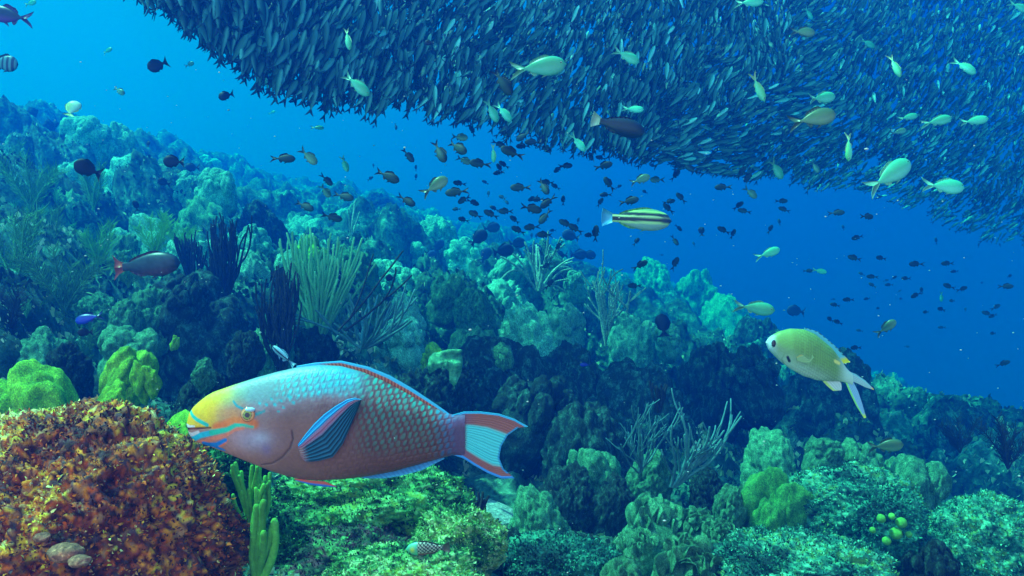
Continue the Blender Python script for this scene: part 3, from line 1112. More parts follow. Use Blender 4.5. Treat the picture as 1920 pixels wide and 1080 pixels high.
def lobe(A, B, name, cols, out=0, th=1.8):
    put(name, patch(A, B, 30, 12, CO, CK, th, out, colfn=cols, name=name), M['hero_fin'], cf)


def ccol(base, tip, edge):
    def fn(U, V, P):
        cc = np.tile(np.array(s2l(base)), (len(U), 1))
        cc = cc * (0.85 + 0.15 * np.sin(V * 30))[:, None]
        cc = lay(cc, edge, sst(-V, -0.28, -0.12))
        return lay(cc, tip, sst(U, 0.86, 0.97))
    return fn


lobe([(1586, 694), (1604, 701), (1622, 713), (1638, 729)], [(1590, 712), (1606, 718), (1622, 726), (1638, 731)], 'tail_fin', ccol((176, 214, 220), (240, 190, 90), (120, 196, 210)))
lobe([(1583, 712), (1594, 738), (1606, 762), (1620, 784)], [(1596, 708), (1609, 734), (1617, 758), (1624, 783)], 'tail_fin', ccol((150, 200, 240), (220, 240, 70), (150, 240, 120)))
lobe([(1541, 713), (1551, 724), (1562, 733), (1576, 732)], [(1573, 714), (1577, 718), (1578, 724), (1578, 730)], 'anal_fin', ccol((214, 228, 226), (190, 214, 240), (200, 230, 120)))
lobe([(1508, 619), (1530, 628), (1548, 643), (1564, 660), (1580, 682)], [(1508, 614), (1534, 622), (1556, 640), (1573, 655), (1594, 679)], 'dorsal_fin',
     lambda U, V, P: lay(lay(np.tile(np.array(s2l((90, 190, 210))), (len(U), 1)), (30, 60, 50), sst(V, 0.7, 0.85) * (np.sin(U * 70) > 0)), (220, 220, 40), sst(U, 0.85, 0.93)))
lobe([(1486, 668), (1494, 662), (1502, 658), (1511, 657)], [(1486, 674), (1498, 678), (1510, 678), (1518, 668)], 'pectoral_fin', ccol((160, 196, 130), (150, 196, 130), (190, 180, 100)), 20, 0.8)

# ------------------------------------------------------------------ smaller fish, one mesh of body and fins, 1 m long, nose towards +x


def small_fish(name, deep=0.38, wide=0.32, colfn=None, fork=0.5, tail=0.26, nx=20, nr=12, bend=0.0, dorsal=0.08, finc=(0.05, 0.06, 0.06), snout=0.5, eye=True, tailc=None, ped=0.09, spread=0.5):
    acc = Acc()
    L0 = 1 - tail
    u = np.linspace(0, 1, nx)
    u = u ** 1.3
    h = deep / 2 * (np.sin(np.pi * np.clip(u, 0, 1) ** (0.75)) ** 0.8 * (1 - 0.12 * u)) + 0.0
    h = np.maximum(h, (deep * ped * 2) / 2 * np.clip(u * 3, 0, 1)) * np.clip(np.sqrt(u * 14), 0, 1)
    h[0] = 0.004
    x = 0.5 - u * L0
    w = h * wide / deep * (1.15 - 0.6 * u) * 1.0 * 2 ** 0
    th = np.arange(nr) / nr * 2 * np.pi
    X = np.repeat(x, nr)
    Zz = (h[:, None] * np.sin(th)[None] * 1.0).ravel()
    Yy = (w[:, None] * np.cos(th)[None]).ravel()
    i, j = np.meshgrid(np.arange(nx - 1), np.arange(nr), indexing='ij')
    j2 = (j + 1) % nr
    q = np.stack([i * nr + j, i * nr + j2, (i + 1) * nr + j2, (i + 1) * nr + j], -1).reshape(-1, 4)
    v = np.stack([X, Yy, Zz], 1)
    acc.add(v, q[:, ::-1], colfn(X, Zz / (deep / 2), Yy))
    xe = 0.5 - L0
    pr = deep * ped

    def fin(pts, th=0.006, col=finc):
        """a fin polygon fanned from its first point, with thickness"""
        p = np.array(pts, float)
        n = len(p)
        a = np.stack([p[:, 0], np.full(n, th), p[:, 1]], 1)
        a[:, 1] *= np.linspace(1, 0.3, n)
        b = a * np.array([1, -1, 1])
        t = [(0, k, k + 1) for k in range(1, n - 1)]
        t2 = [(n, n + k + 1, n + k) for k in range(1, n - 1)]
        r = [(k, (k + 1) % n, n + (k + 1) % n, n + k) for k in range(n)]
        acc.add(np.vstack([a, b]), [np.array(t + t2), np.array(r)], col)
    tc_ = tailc or finc
    sp = spread * deep
    if fork > 0.05:
        notch = xe - tail * (1 - fork)
        fin([(xe + 0.03, 0), (xe + 0.02, pr), (xe - tail * 0.45, sp * 0.55), (xe - tail, sp), (xe - tail * 0.78, sp * 0.45), (notch, 0)], 0.008, tc_)
        fin([(xe + 0.03, 0), (notch, 0), (xe - tail * 0.78, -sp * 0.45), (xe - tail, -sp), (xe - tail * 0.45, -sp * 0.55), (xe + 0.02, -pr)], 0.008, tc_)
    else:
        fin([(xe + 0.03, 0), (xe + 0.02, pr), (xe - tail * 0.9, sp * 0.8), (xe - tail, sp * 0.3), (xe - tail, -sp * 0.3), (xe - tail * 0.9, -sp * 0.8), (xe + 0.02, -pr)], 0.008, tc_)
    H = lambda xx: np.interp(0.5 - xx, (0.5 - x), h)
    if dorsal > 0:
        xs = np.linspace(0.22, xe + 0.10, 7)
        top = [(a, H(a) + dorsal * s) for a, s in zip(xs, (0.1, 0.7, 0.9, 0.85, 0.85, 1.0, 0.5))]
        base = [(a, H(a) - 0.02) for a in xs[::-1]]
        p = top + base
        n = 7
        for k in range(n - 1):
            fin([top[k], top[k + 1], (xs[k + 1], H(xs[k + 1]) - 0.02), (xs[k], H(xs[k]) - 0.02)], 0.006)
        xs = np.linspace(-0.02, xe + 0.10, 4)
        for k in range(3):
            hh = (0.3, 1.0, 0.9, 0.3)
            fin([(xs[k], -H(xs[k]) - dorsal * hh[k]), (xs[k], -H(xs[k]) + 0.02), (xs[k + 1], -H(xs[k + 1]) + 0.02), (xs[k + 1], -H(xs[k + 1]) - dorsal * hh[k + 1])], 0.006)
        fin([(0.2, -H(0.2) + 0.02), (0.1, -H(0.1) + 0.01), (0.04, -H(0.04) - dorsal * 1.1)], 0.01)
    v = np.concatenate(acc.v)
    if bend:
        k = bend * np.clip(0.2 - v[:, 0], 0, 1) ** 2
        v[:, 1] += k
        acc.v = [v]
        acc.c = [np.concatenate(acc.c)]
    me = acc.mesh(name)
    return me


def pl2(top, bottom, mid0=-0.2, mid1=0.4, noise=0.15, streak=0.0):
    t, b = np.array(top), np.array(bottom)

    def fn(X, Zr, Y):
        k = sst(Zr, mid0, mid1)[:, None]
        c = t * k + b * (1 - k)
        c = c * (1 + noise * fbm(np.stack([X * 14, Zr * 6, Y * 6], 1), 2, 3))[:, None]
        return np.clip(c, 0, 1)
    return fn


def fish_rot(ang, yaw=0.0, roll=0.0):
    """heading in the picture plane (degrees, 0 = right, 90 = up), yaw = turn towards (-) or away from (+) the viewer"""
    a, y = math.radians(ang), math.radians(yaw)
    f = Vector((math.cos(a) * math.cos(y), math.sin(y), math.sin(a) * math.cos(y)))
    s = 1 if math.cos(a) >= 0 else -1
    up = Vector((-math.sin(a) * s, 0, math.cos(a) * s))
    up = (up - f * up.dot(f)).normalized()
    if roll:
        up = Matrix.Rotation(math.radians(roll), 3, f) @ up
    yv = up.cross(f)
    return Matrix((f, yv, up)).transposed().to_quaternion()


def put_fish(name, me, px, py, lpx, ang, real, mat, label, cat='fish', group=None, yaw=None, roll=None, d=None):
    r = random
    yaw = r.uniform(-28, 28) if yaw is None else yaw
    roll = r.uniform(-12, 12) if roll is None else roll
    if d is None:
        d = real * math.cos(math.radians(yaw)) / (lpx / 960 * TAN)
    else:
        real = lpx / 960 * TAN * d / math.cos(math.radians(yaw))
    o = put(name, me, mat)
    o.location = at(px, py, d)
    o.rotation_mode = 'QUATERNION'
    o.rotation_quaternion = fish_rot(ang, yaw, roll)
    o.scale = (real, real, real)
    tag(o, label, cat, group)
    return o


def eyes_on(o, x=0.38, z=0.02, y=0.05, r=0.022, mat=None, col=(8, 8, 12), ring=(200, 210, 205)):
    for s in (-1, 1):
        v, f = ico(2)
        rr = np.sqrt(v[:, 0] ** 2 + v[:, 2] ** 2)
        cc = np.where((rr < 0.62)[:, None], np.array(s2l(col)), np.array(s2l(ring)))
        me = _eyes.get((x, z, y, r, col, ring, s))
        if me is None:
            me = mesh('eye', v * np.array([r, r * 0.5, r]) + np.array([x, s * y, z]), f, cc)
            _eyes[(x, z, y, r, col, ring, s)] = me
        put('eye', me, M['eye'], o)


_eyes = {}

# ------------------------------------------------------------------ library of unit coral shapes
HEAD = [head_mesh('coral_head', 30 + i, sub=6, freq=(1.3, 1.7, 2.2, 2.8)[i % 4], amp=(0.46, 0.40, 0.34, 0.28)[i % 4], low=0.3, hi=0.06) for i in range(8)]
CLUS = [cluster_mesh('lobed_coral', 60 + i, n=(12, 20, 30, 44)[i % 4], rad=((0.26, 0.45), (0.18, 0.36), (0.12, 0.28), (0.10, 0.22))[i % 4]) for i in range(8)]
ROCK = [rock_mesh('reef_rock', 90 + i, (1, 1, 1), 5 if i % 2 else 6) for i in range(6)]
LETT = [lettuce_mesh('leaf_coral', 120 + i, n=(70, 110)[i % 2], size=(0.30, 0.22)[i % 2]) for i in range(4)]


def tube_mesh(name, seed, n=6):
    """a clump of open tube sponges"""
    r = random.Random(seed)
    acc = Acc()
    for k in range(n):
        a = r.uniform(0, 6.28)
        q = r.uniform(0.1, 0.5)
        p = curve_pts((math.cos(a) * q, math.sin(a) * q, -0.6), (math.cos(a) * 0.3, math.sin(a) * 0.3, 1), r.uniform(0.9, 1.6), 8, (0, 0, 0.3), r, 0.05)
        rd = r.uniform(0.12, 0.2)
        v, f = tube(np.vstack([p, p[-1] - (p[-1] - p[-2]) * 0.02, p[-2]]), np.concatenate([np.linspace(rd * 0.75, rd, len(p)), [rd * 0.62, rd * 0.5]]), 12, cap=False)
        v = v + 0.03 * fbm(v * 7, 2, seed)[:, None]
        acc.add(v, f)
    return acc.mesh(name)


def branch_mesh(name, seed, n=9, rad=0.035, depth=2):
    """a low thicket of forking fingers"""
    r = random.Random(seed)
    acc = Acc()

    def grow(p, d, ln, rd, dp):
        q = curve_pts(p, d, ln, 6, (r.uniform(-0.3, 0.3), r.uniform(-0.3, 0.3), 0.4), r, 0.10)
        acc.add(*tube(q, np.linspace(rd, rd * 0.8, len(q)), 6))
        if dp:
            for b in range(r.choice((2, 2, 3))):
                i = r.randint(2, 5)
                t = q[i + 1] - q[i]
                t = t / np.linalg.norm(t)
                grow(q[i], t + np.array([r.uniform(-1, 1), r.uniform(-1, 1), r.uniform(-0.1, 0.4)]), ln * r.uniform(0.5, 0.8), rd * 0.85, dp - 1)
    for k in range(n):
        a = r.uniform(0, 6.28)
        grow((math.cos(a) * 0.3, math.sin(a) * 0.3, -0.5), (math.cos(a) * 0.7, math.sin(a) * 0.7, 1), r.uniform(0.6, 1.0), rad, depth)
    return acc.mesh(name)


TUBES = [tube_mesh('tube_sponge', 400 + i, 4 + 2 * i) for i in range(3)]
BRAN = [branch_mesh('branching_coral', 420 + i, (8, 12, 10)[i], (0.05, 0.03, 0.04)[i]) for i in range(3)]
KINDNAME = {}
for _l, _n in ((HEAD, 'coral_head'), (CLUS, 'lobed_coral'), (ROCK, 'reef_rock'), (LETT, 'leaf_coral'), (TUBES, 'tube_sponge'), (BRAN, 'branching_coral')):
    for _m in _l:
        KINDNAME[_m.name] = _n


def stony(px, top, wpx, d, me, mat, label, name='coral_head', cat='coral', group=None, deep=0.85, rot=None, minh=0.62, mh=0.62):
    x = (px - 960) / 960 * TAN * d
    R = px2m(wpx / 2, d)
    tz = (540 - top) / 960 * TAN * d
    g0 = float(ground_base(x, d))
    rz = max(minh * R, min((tz - g0) * mh, R * (1.5 if mh > 0.6 else 0.95)))
    o = put(name, me, mat)
    if me.materials[0] != mat:
        o.material_slots[0].link = 'OBJECT'
        o.material_slots[0].material = mat
    bb = [v[2] for v in o.bound_box]
    o.scale = (R * 0.93, R * deep, rz)
    o.location = (x, d + R * deep * 0.4, tz - rz * max(bb) * 0.97)
    o.rotation_euler = (random.uniform(-0.3, 0.3), random.uniform(-0.35, 0.35), random.uniform(0, 6.28) if rot is None else rot)
    tag(o, label, cat, group)
    return o


H = lambda i: HEAD[i % 8]
Cc = lambda i: CLUS[i % 8]
SM = []
for i in range(4):
    r0_ = random.Random(300 + i)
    ac_ = Acc()
    for k in range((3, 2, 2, 5)[i]):
        a_ = k * 2.1 + i
        c0 = (math.cos(a_) * 0.45, math.sin(a_) * 0.4, r0_.uniform(-0.25, 0.3))
        rr_ = r0_.uniform(0.42, 0.62)
        ac_.add(*lump((rr_ * 1.2, rr_, rr_ * r0_.uniform(1.0, 1.5)), 300 + i * 9 + k, sub=5, freq=0.9, amp=0.14, low=0.45, hi=0.03, center=c0))
    SM.append(ac_.mesh('smooth_lobed_coral'))
Kk = lambda i: ROCK[i % 6]
Lt = lambda i: LETT[i % 4]

S = [
    # far skyline, upper left
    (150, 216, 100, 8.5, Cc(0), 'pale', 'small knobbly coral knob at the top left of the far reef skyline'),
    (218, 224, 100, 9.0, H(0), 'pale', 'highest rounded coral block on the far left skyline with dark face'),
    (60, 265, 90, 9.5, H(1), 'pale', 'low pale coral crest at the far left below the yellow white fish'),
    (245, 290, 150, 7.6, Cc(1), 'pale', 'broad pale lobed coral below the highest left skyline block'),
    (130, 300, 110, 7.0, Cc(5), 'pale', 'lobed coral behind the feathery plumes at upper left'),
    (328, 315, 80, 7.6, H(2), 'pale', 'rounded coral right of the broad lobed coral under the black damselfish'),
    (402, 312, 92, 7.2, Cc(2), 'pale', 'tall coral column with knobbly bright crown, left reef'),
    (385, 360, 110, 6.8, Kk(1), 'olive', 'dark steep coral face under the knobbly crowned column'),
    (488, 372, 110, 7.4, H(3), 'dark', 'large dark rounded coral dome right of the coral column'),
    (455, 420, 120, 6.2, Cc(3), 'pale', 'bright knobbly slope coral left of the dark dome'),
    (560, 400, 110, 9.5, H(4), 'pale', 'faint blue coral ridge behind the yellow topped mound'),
    (290, 395, 150, 5.6, Cc(4), 'pale', 'pale terraced coral behind the yellow tipped soft corals'),
    (90, 350, 160, 6.0, Kk(3), 'olive', 'shaggy green coral slope on the far left'),
    (40, 430, 150, 4.6, Kk(5), 'olive', 'green overgrown block at the left edge halfway down'),
    (180, 430, 130, 4.8, H(5), 'olive', 'green rounded coral between the two left sea plumes'),
    (350, 430, 120, 5.0, Cc(6), 'pale', 'low bright coral below the terraced one, left reef'),
    # middle left
    (352, 512, 215, 3.5, H(1), 'dark', 'big dark round coral head under the red tailed parrotfish'),
    (330, 508, 120, 3.35, Cc(7), 'dark', 'ring of dark knobs on top of the big dark round coral head'),
    (268, 540, 90, 3.3, H(6), 'olive', 'olive coral shoulder left of the dark round head'),
    (185, 548, 90, 3.6, H(3), 'olive', 'mid green dome coral above the royal blue fish'),
    (232, 560, 60, 3.2, H(2), 'olive', 'small green ball coral touching the dark round head'),
    (225, 612, 120, 2.7, Cc(0), 'olive', 'creased green coral above the yellow green lobes'),
    (70, 610, 120, 2.8, H(4), 'olive', 'dull rounded coral left of the royal blue fish'),
    (15, 560, 90, 3.2, Kk(0), 'olive', 'green craggy block at the left edge'),
    (120, 640, 90, 2.5, H(7), 'dark', 'dark coral knob below the little black damselfish'),
    (322, 628, 26, 2.5, SM[2], 'green', 'single small upright green lobe on the dark slope'),
    (45, 680, 150, 1.9, SM[3], 'green', 'yellow green fingered mound at the left edge above the orange boulder'),
    (225, 650, 118, 1.95, SM[0], 'green', 'bright chartreuse lobed coral, upper of the three behind the orange boulder'),
    (272, 672, 66, 1.85, SM[1], 'green', 'chartreuse coral lobe with a dark hollow, right of the upper lobed one'),
    (198, 712, 76, 1.7, SM[2], 'green', 'smooth yellow green coral tongue rising behind the orange boulder'),
    (245, 764, 110, 1.55, SM[1], 'green', 'low flat yellow green coral along the rim of the orange boulder'),
    (315, 772, 90, 1.6, SM[3], 'green', 'folded bright green coral just left of the parrotfish snout'),
    (370, 690, 90, 2.3, H(3), 'dark', 'dark rounded coral left above the parrotfish head'),
    (420, 740, 110, 2.0, Kk(2), 'dark', 'dark coral wall behind the parrotfish snout'),
    (380, 670, 40, 2.2, H(7), 'olive', 'small grey green dome in the dark left of the parrotfish back'),
    (560, 600, 130, 3.4, Kk(4), 'dark', 'dark rock base of the green sea rods'),
    (500, 600, 80, 3.2, H(5), 'olive', 'green coral shelf left of the sea rod base'),
    (455, 620, 60, 2.9, H(1), 'dark', 'dark knob under the left dark sea rod'),
    # behind sea rods
    (590, 440, 80, 5.6, Cc(1), 'green', 'yellow topped coral mound behind the green sea rods'),
    (660, 455, 110, 5.9, Kk(1), 'olive', 'knobbly olive coral right behind the sea rods'),
    (545, 470, 80, 5.2, Cc(5), 'pale', 'pale coral left behind the sea rods'),
    (470, 462, 90, 5.0, Kk(3), 'pale', 'mottled pale coral beneath the dark dome'),
    # centre
    (818, 404, 95, 11.0, H(6), 'pale', 'tall pale rounded coral dome on the central far skyline'),
    (885, 440, 100, 9.5, Cc(2), 'pale', 'knobbly far coral head right of the tall pale dome'),
    (735, 480, 125, 6.8, Cc(3), 'pale', 'cluster of bright pale rounded lobes, centre left'),
    (700, 520, 80, 6.2, Cc(7), 'pale', 'pale lobes at the left foot of the bright lobed cluster'),
    (765, 545, 70, 5.8, Kk(5), 'olive', 'small olive outcrop below the bright lobed cluster'),
    (835, 512, 85, 5.3, Cc(4), 'olive', 'green coral pillar with drooping lobes, centre of the reef'),
    (757, 548, 70, 4.5, H(7), 'pale', 'striped brownish dome left of the green pillar'),
    (760, 590, 110, 4.3, Cc(6), 'pale', 'glittering pale coral below the striped dome'),
    (890, 538, 70, 5.2, H(2), 'olive', 'rounded green coral right of the pillar'),
    (955, 480, 90, 7.6, Cc(0), 'pale', 'bright ragged coral column above centre right'),
    (930, 520, 90, 6.6, Kk(1), 'pale', 'pale broken ridge in the centre of the reef'),
    (1010, 560, 120, 5.4, Kk(3), 'pale', 'bright crumpled coral ledge in the centre'),
    (1065, 570, 90, 5.4, Cc(5), 'pale', 'pale flat coral step right of the crumpled ledge'),
    (1080, 506, 60, 7.0, Cc(2), 'pale', 'small pale coral column left of the tall blue gorgonian'),
    (1190, 588, 100, 5.8, H(5), 'pale', 'pale block coral right of the tall blue gorgonian'),
    (1255, 600, 70, 5.5, Cc(7), 'pale', 'small lit coral at the right end of the middle ridge'),
    (880, 610, 110, 4.1, H(0), 'olive', 'big smooth grey green boulder coral in the middle'),
    (930, 630, 200, 3.9, Cc(2), 'dark', 'large dark mass of boulders in the middle of the reef'),
    (820, 640, 60, 3.7, H(3), 'green', 'small green ball coral at the left of the dark mass'),
    (945, 640, 32, 3.5, H(5), 'olive', 'single upright green knob on the dark mass'),
    (830, 655, 110, 3.3, Kk(0), 'dark', 'dark overhang carrying the green sheet sponge'),
    (790, 690, 130, 3.0, Kk(2), 'dark', 'dark rubble slope just above the parrotfish tail'),
    (985, 700, 190, 3.3, Cc(6), 'dark', 'dark rounded boulders right of the green sheet sponge'),
    (1080, 640, 150, 4.2, Kk(4), 'dark', 'dark craggy block below the crumpled ledge'),
    (1190, 680, 200, 4.0, H(1), 'dark', 'broad dark reef shoulder in the middle right'),
    (1100, 740, 160, 3.2, Kk(5), 'dark', 'dark rocky hollow behind the parrotfish tail tip'),
    (1330, 640, 130, 4.8, Kk(1), 'dark', 'craggy coral with lit rim left of the large green chromis'),
    (1420, 650, 150, 4.6, Cc(3), 'dark', 'dark coral bank directly behind the large green chromis nose'),
    (1560, 650, 190, 5.2, H(3), 'dark', 'dark blue coral dome behind the large green chromis'),
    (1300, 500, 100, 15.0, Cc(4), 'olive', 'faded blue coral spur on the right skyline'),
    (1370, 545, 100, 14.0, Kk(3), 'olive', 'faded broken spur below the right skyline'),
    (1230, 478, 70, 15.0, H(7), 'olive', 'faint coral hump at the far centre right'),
    (1420, 590, 90, 8.5, H(0), 'dark', 'dim rounded coral under the green fish with white fin'),
    (1680, 740, 170, 7.0, Kk(0), 'dark', 'low dim reef fading into blue at right'),
    (1850, 760, 180, 5.6, Kk(2), 'dark', 'dark coral bank at the right edge of the blue'),
    # lower right
    (1120, 838, 120, 2.75, Cc(4), 'olive', 'grey green coral with smooth lobes right below the parrotfish tail'),
    (1215, 842, 90, 2.7, H(3), 'olive', 'rounded coral knob behind the branching sea rod'),
    (1150, 895, 90, 2.5, H(5), 'dark', 'dim coral knob under the smooth lobed coral'),
    (1012, 915, 125, 2.25, H(7), 'olive', 'round blue green boulder coral right of the sand patch'),
    (1060, 870, 100, 2.5, Kk(4), 'dark', 'dark stony ridge above the round boulder coral'),
    (960, 1000, 120, 1.9, Kk(0), 'dark', 'grey rubble heap below the sand patch'),
    (1452, 806, 105, 3.1, H(4), 'olive', 'domed coral with dark underside at lower right centre'),
    (1545, 822, 80, 3.0, Cc(2), 'olive', 'knobbly olive coral right of the dark bellied dome'),
    (1625, 826, 90, 3.0, Cc(5), 'olive', 'lumpy coral beneath the slender grey green fish'),
    (1722, 862, 150, 2.9, Cc(0), 'olive', 'long sloping olive coral ridge falling to the right'),
    (1458, 886, 120, 2.3, SM[3], 'moss', 'bright green lobed coral at lower right, brightest of its neighbours'),
    (1405, 905, 70, 2.4, H(6), 'olive', 'green coral lobe left of the brightest green one'),
    (1372, 910, 60, 2.35, H(1), 'olive', 'grey green mushroom shaped coral beside the leafy corals'),
    (1330, 880, 60, 2.7, Kk(2), 'dark', 'dark stub under the branching sea rod'),
    (1420, 1010, 90, 1.8, H(2), 'olive', 'grey green hump left of the wide limestone block'),
    (1760, 1020, 120, 1.9, Cc(3), 'dark', 'dark boulders in the cleft before the right corner block'),
    (1100, 1010, 120, 1.8, H(6), 'dark', 'blue grey boulder at the bottom right of the sand patch'),
    (1170, 1040, 90, 1.6, Kk(5), 'olive', 'small mottled stone at the bottom left of the leafy corals'),
]
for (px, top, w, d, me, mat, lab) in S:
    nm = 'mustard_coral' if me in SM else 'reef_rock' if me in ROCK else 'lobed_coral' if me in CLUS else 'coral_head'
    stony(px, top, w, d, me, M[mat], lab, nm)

# leafy corals, lower right centre
for (px, top, w, d, lab, i) in [(1225, 935, 130, 2.1, 'crowded leafy coral with curled green plates, upper left of the leafy patch', 0), (1310, 955, 90, 2.1, 'leafy coral of small round plates, upper right of the leafy patch', 1),
                                (1290, 1010, 130, 1.75, 'largest leafy coral with upright curled plates at the bottom edge', 2), (1200, 1000, 100, 1.85, 'dim leafy coral at the left bottom of the leafy patch', 3),
                                (1350, 975, 70, 1.95, 'fan shaped leafy coral beside the grey green hump', 1)]:
    stony(px, top, w, d, Lt(i), M['olive'], lab, 'leaf_coral', 'coral', 'leafy corals at the bottom', minh=0.75)

# scattered coral over the wide slope: three kinds, copied
rs = random.Random(21)
zones = ['on the upper left slope', 'on the slope behind the green sea rods', 'on the central far slope', 'on the far right slope', 'in the middle distance at the left', 'in the middle distance at the centre', 'in the middle distance at the right',
         'close in at the bottom left', 'close in at the bottom centre', 'close in at the bottom right']
words = ['knobbly', 'rounded', 'craggy', 'squat', 'lumpy', 'domed', 'broken', 'pitted', 'tall', 'low']
used_l = set()
for k in range(640):
    px = rs.uniform(-60, 1980)
    d = math.exp(rs.uniform(math.log(2.2), math.log(19)))
    p = gpt(px, d)
    py = 540 - p.z / d / TAN * 960
    w = rs.choice([rs.uniform(16, 40), rs.uniform(24, 50), rs.uniform(45, 95)])
    if d < 3.2 and px < 1000:
        continue
    if 830 < px < 1010 and d < 3.6:
        continue
    kind = rs.random()
    me = H(rs.randint(0, 7)) if kind < 0.2 else Cc(rs.randint(0, 7)) if kind < 0.44 else Kk(rs.randint(0, 5)) if kind < 0.62 else Lt(rs.randint(0, 3)) if kind < 0.76 else BRAN[rs.randint(0, 2)] if kind < 0.92 else TUBES[rs.randint(0, 2)]
    kname = KINDNAME[me.name]
    kword = {'coral_head': 'coral', 'lobed_coral': 'lobed coral', 'reef_rock': 'rock', 'leaf_coral': 'leafy coral', 'tube_sponge': 'tube sponge', 'branching_coral': 'branching coral'}[kname]
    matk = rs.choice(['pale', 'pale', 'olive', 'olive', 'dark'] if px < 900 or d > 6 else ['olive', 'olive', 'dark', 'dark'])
    zi = (0 if px < 480 else 1 if px < 800 else 2 if px < 1250 else 3) if d > 7 else (4 if px < 700 else 5 if px < 1250 else 6) if d > 3.4 else (7 if px < 640 else 8 if px < 1280 else 9)
    lab = '%s %s coral %s' % ({'pale': 'pale', 'olive': 'olive green', 'dark': 'dark'}[matk], rs.choice(words), zones[zi])
    near = min(S, key=lambda s: abs(s[0] - px) + 12 * abs(s[3] - d) + abs(s[1] - py) * 0.5)
    side = 'left of' if px < near[0] else 'right of'
    nl = near[6].split(' with ')[0].split(' right ')[0].split(' left ')[0].split(' behind ')[0].split(' under ')[0].split(' at ')[0].split(' on ')[0].split(' below ')[0].split(' in ')[0]
    lab = '%s %s %s just %s the %s' % ({'pale': 'pale', 'olive': 'olive', 'dark': 'dark'}[matk], rs.choice(words), kword, side, nl)
    t = 0
    while lab in used_l and t < 30:
        lab = '%s %s %s just %s the %s' % ({'pale': 'pale', 'olive': 'olive', 'dark': 'dark'}[matk], rs.choice(words), kword, side, nl)
        t += 1
    used_l.add(lab)
    lab = ' '.join(lab.split()[:16])
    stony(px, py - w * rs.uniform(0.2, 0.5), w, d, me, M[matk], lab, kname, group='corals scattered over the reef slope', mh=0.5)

# ------------------------------------------------------------------ soft corals


def soft(name, px, base, d, label, cat='soft coral', group=None):
    o = bpy.data.objects.new(name, None)
    COL.objects.link(o)
    o.location = at(px, base, d)
    tag(o, label, cat, group)
    return o




def twig_parts(root, mat, seed, H, n, rad, spread, lean=0.0, name='branch'):
    """bare wandering branches that fork again and again; one part per main branch"""
    r = random.Random(seed)
    for k in range(n):
        acc = Acc()

        def grow(p, d, ln, rd, depth):
            q = curve_pts(p, d, ln, 7, (r.uniform(-0.25, 0.25), r.uniform(-0.2, 0.2), 0.55), r, 0.10)
            acc.add(*tube(q, np.linspace(rd, rd * 0.75, len(q)), 6))
            if depth:
                for b in range(r.choice((1, 2, 2))):
                    i = r.randint(2, 6)
                    t = q[i + 1] - q[i]
                    t = t / np.linalg.norm(t)
                    grow(q[i], t + np.array([r.uniform(-1.1, 1.1), r.uniform(-0.5, 0.5), r.uniform(-0.2, 0.4)]), ln * r.uniform(0.5, 0.85), rd * 0.75, depth - 1)
        a = r.uniform(-1, 1) * spread + lean
        grow(np.array([r.uniform(-1, 1) * H * 0.03, 0, -0.05 * H]), (a, r.uniform(-0.4, 0.2), 0.8), H * r.uniform(0.45, 0.75), rad * 1.2, 2)
        put(name, acc.mesh(name), mat, root)


r_ = soft('sea_rod', 595, 632, 3.4, 'large bushy green sea rod with many long upright branches behind the parrotfish')
rods_parts(r_, M['rod_tall'], 1, px2m(205, 3.4), 60, px2m(2.5, 3.4), spread=0.52, lean=(0.10, -0.1, 0), branch=1, up=0.25, wob=0.045)
r_ = soft('sea_rod', 680, 645, 3.3, 'low sprawling grey green sea rod trailing to the right of the bushy one')
rods_parts(r_, M['rod_grey'], 2, px2m(150, 3.3), 14, px2m(2.2, 3.3), spread=1.6, lean=(0.3, -0.1, -0.6), branch=2, up=0.4, wob=0.10)
r_ = soft('sea_rod', 640, 610, 3.1, 'thin dark sea rod reaching far up to the right across the green one')
rods_parts(r_, M['rod_dark'], 12, px2m(215, 3.1), 2, px2m(1.9, 3.1), spread=0.3, lean=(0.9, 0, -0.2), branch=1, up=0.15, wob=0.05)
r_ = soft('sea_rod', 420, 560, 3.9, 'dark fan of thin upright rods left of the bushy green sea rod')
rods_parts(r_, M['rod_dark'], 3, px2m(145, 3.9), 20, px2m(2.0, 3.9), spread=0.55, branch=3, up=0.5, wob=0.06, bw=0.7)
r_ = soft('sea_rod', 368, 545, 4.3, 'faint dark rod bush left of the dark upright fan')
rods_parts(r_, M['rod_dark'], 33, px2m(110, 4.3), 14, px2m(1.7, 4.3), spread=0.7, branch=3, up=0.5, wob=0.06, bw=0.7)
r_ = soft('sea_rod', 530, 690, 3.1, 'dark forked sea rod where the dark damselfish hovers')
rods_parts(r_, M['rod_dark'], 4, px2m(200, 3.1), 12, px2m(2.3, 3.1), spread=0.6, branch=3, up=0.7, wob=0.055)
r_ = soft('gorgonian', 1140, 640, 6.0, 'tall pale blue bare gorgonian standing in the middle right reef')
twig_parts(r_, M['rod_pale'], 5, px2m(165, 6.0), 10, px2m(2.0, 6.0), 0.4)
r_ = soft('gorgonian', 1010, 540, 7.0, 'pale looping gorgonian left of the tall bare one')
rods_parts(r_, M['rod_pale'], 6, px2m(110, 7.0), 9, px2m(2.2, 7.0), spread=1.0, branch=2, up=-0.6, wob=0.06)
r_ = soft('gorgonian', 660, 440, 8.0, 'two thin pale whips rising above the far reef')
rods_parts(r_, M['rod_pale'], 7, px2m(70, 8), 4, px2m(1.8, 8), spread=0.3, branch=0, up=0.2)
r_ = soft('gorgonian', 1200, 880, 2.6, 'slender pale branching gorgonian with many bare upright twigs at lower right')
twig_parts(r_, M['rod_grey'], 8, px2m(125, 2.6), 13, px2m(1.6, 2.6), 0.6)
r_ = soft('sea_rod', 1262, 905, 2.5, 'thick forked sea rod spreading wide branches to the right at lower right')
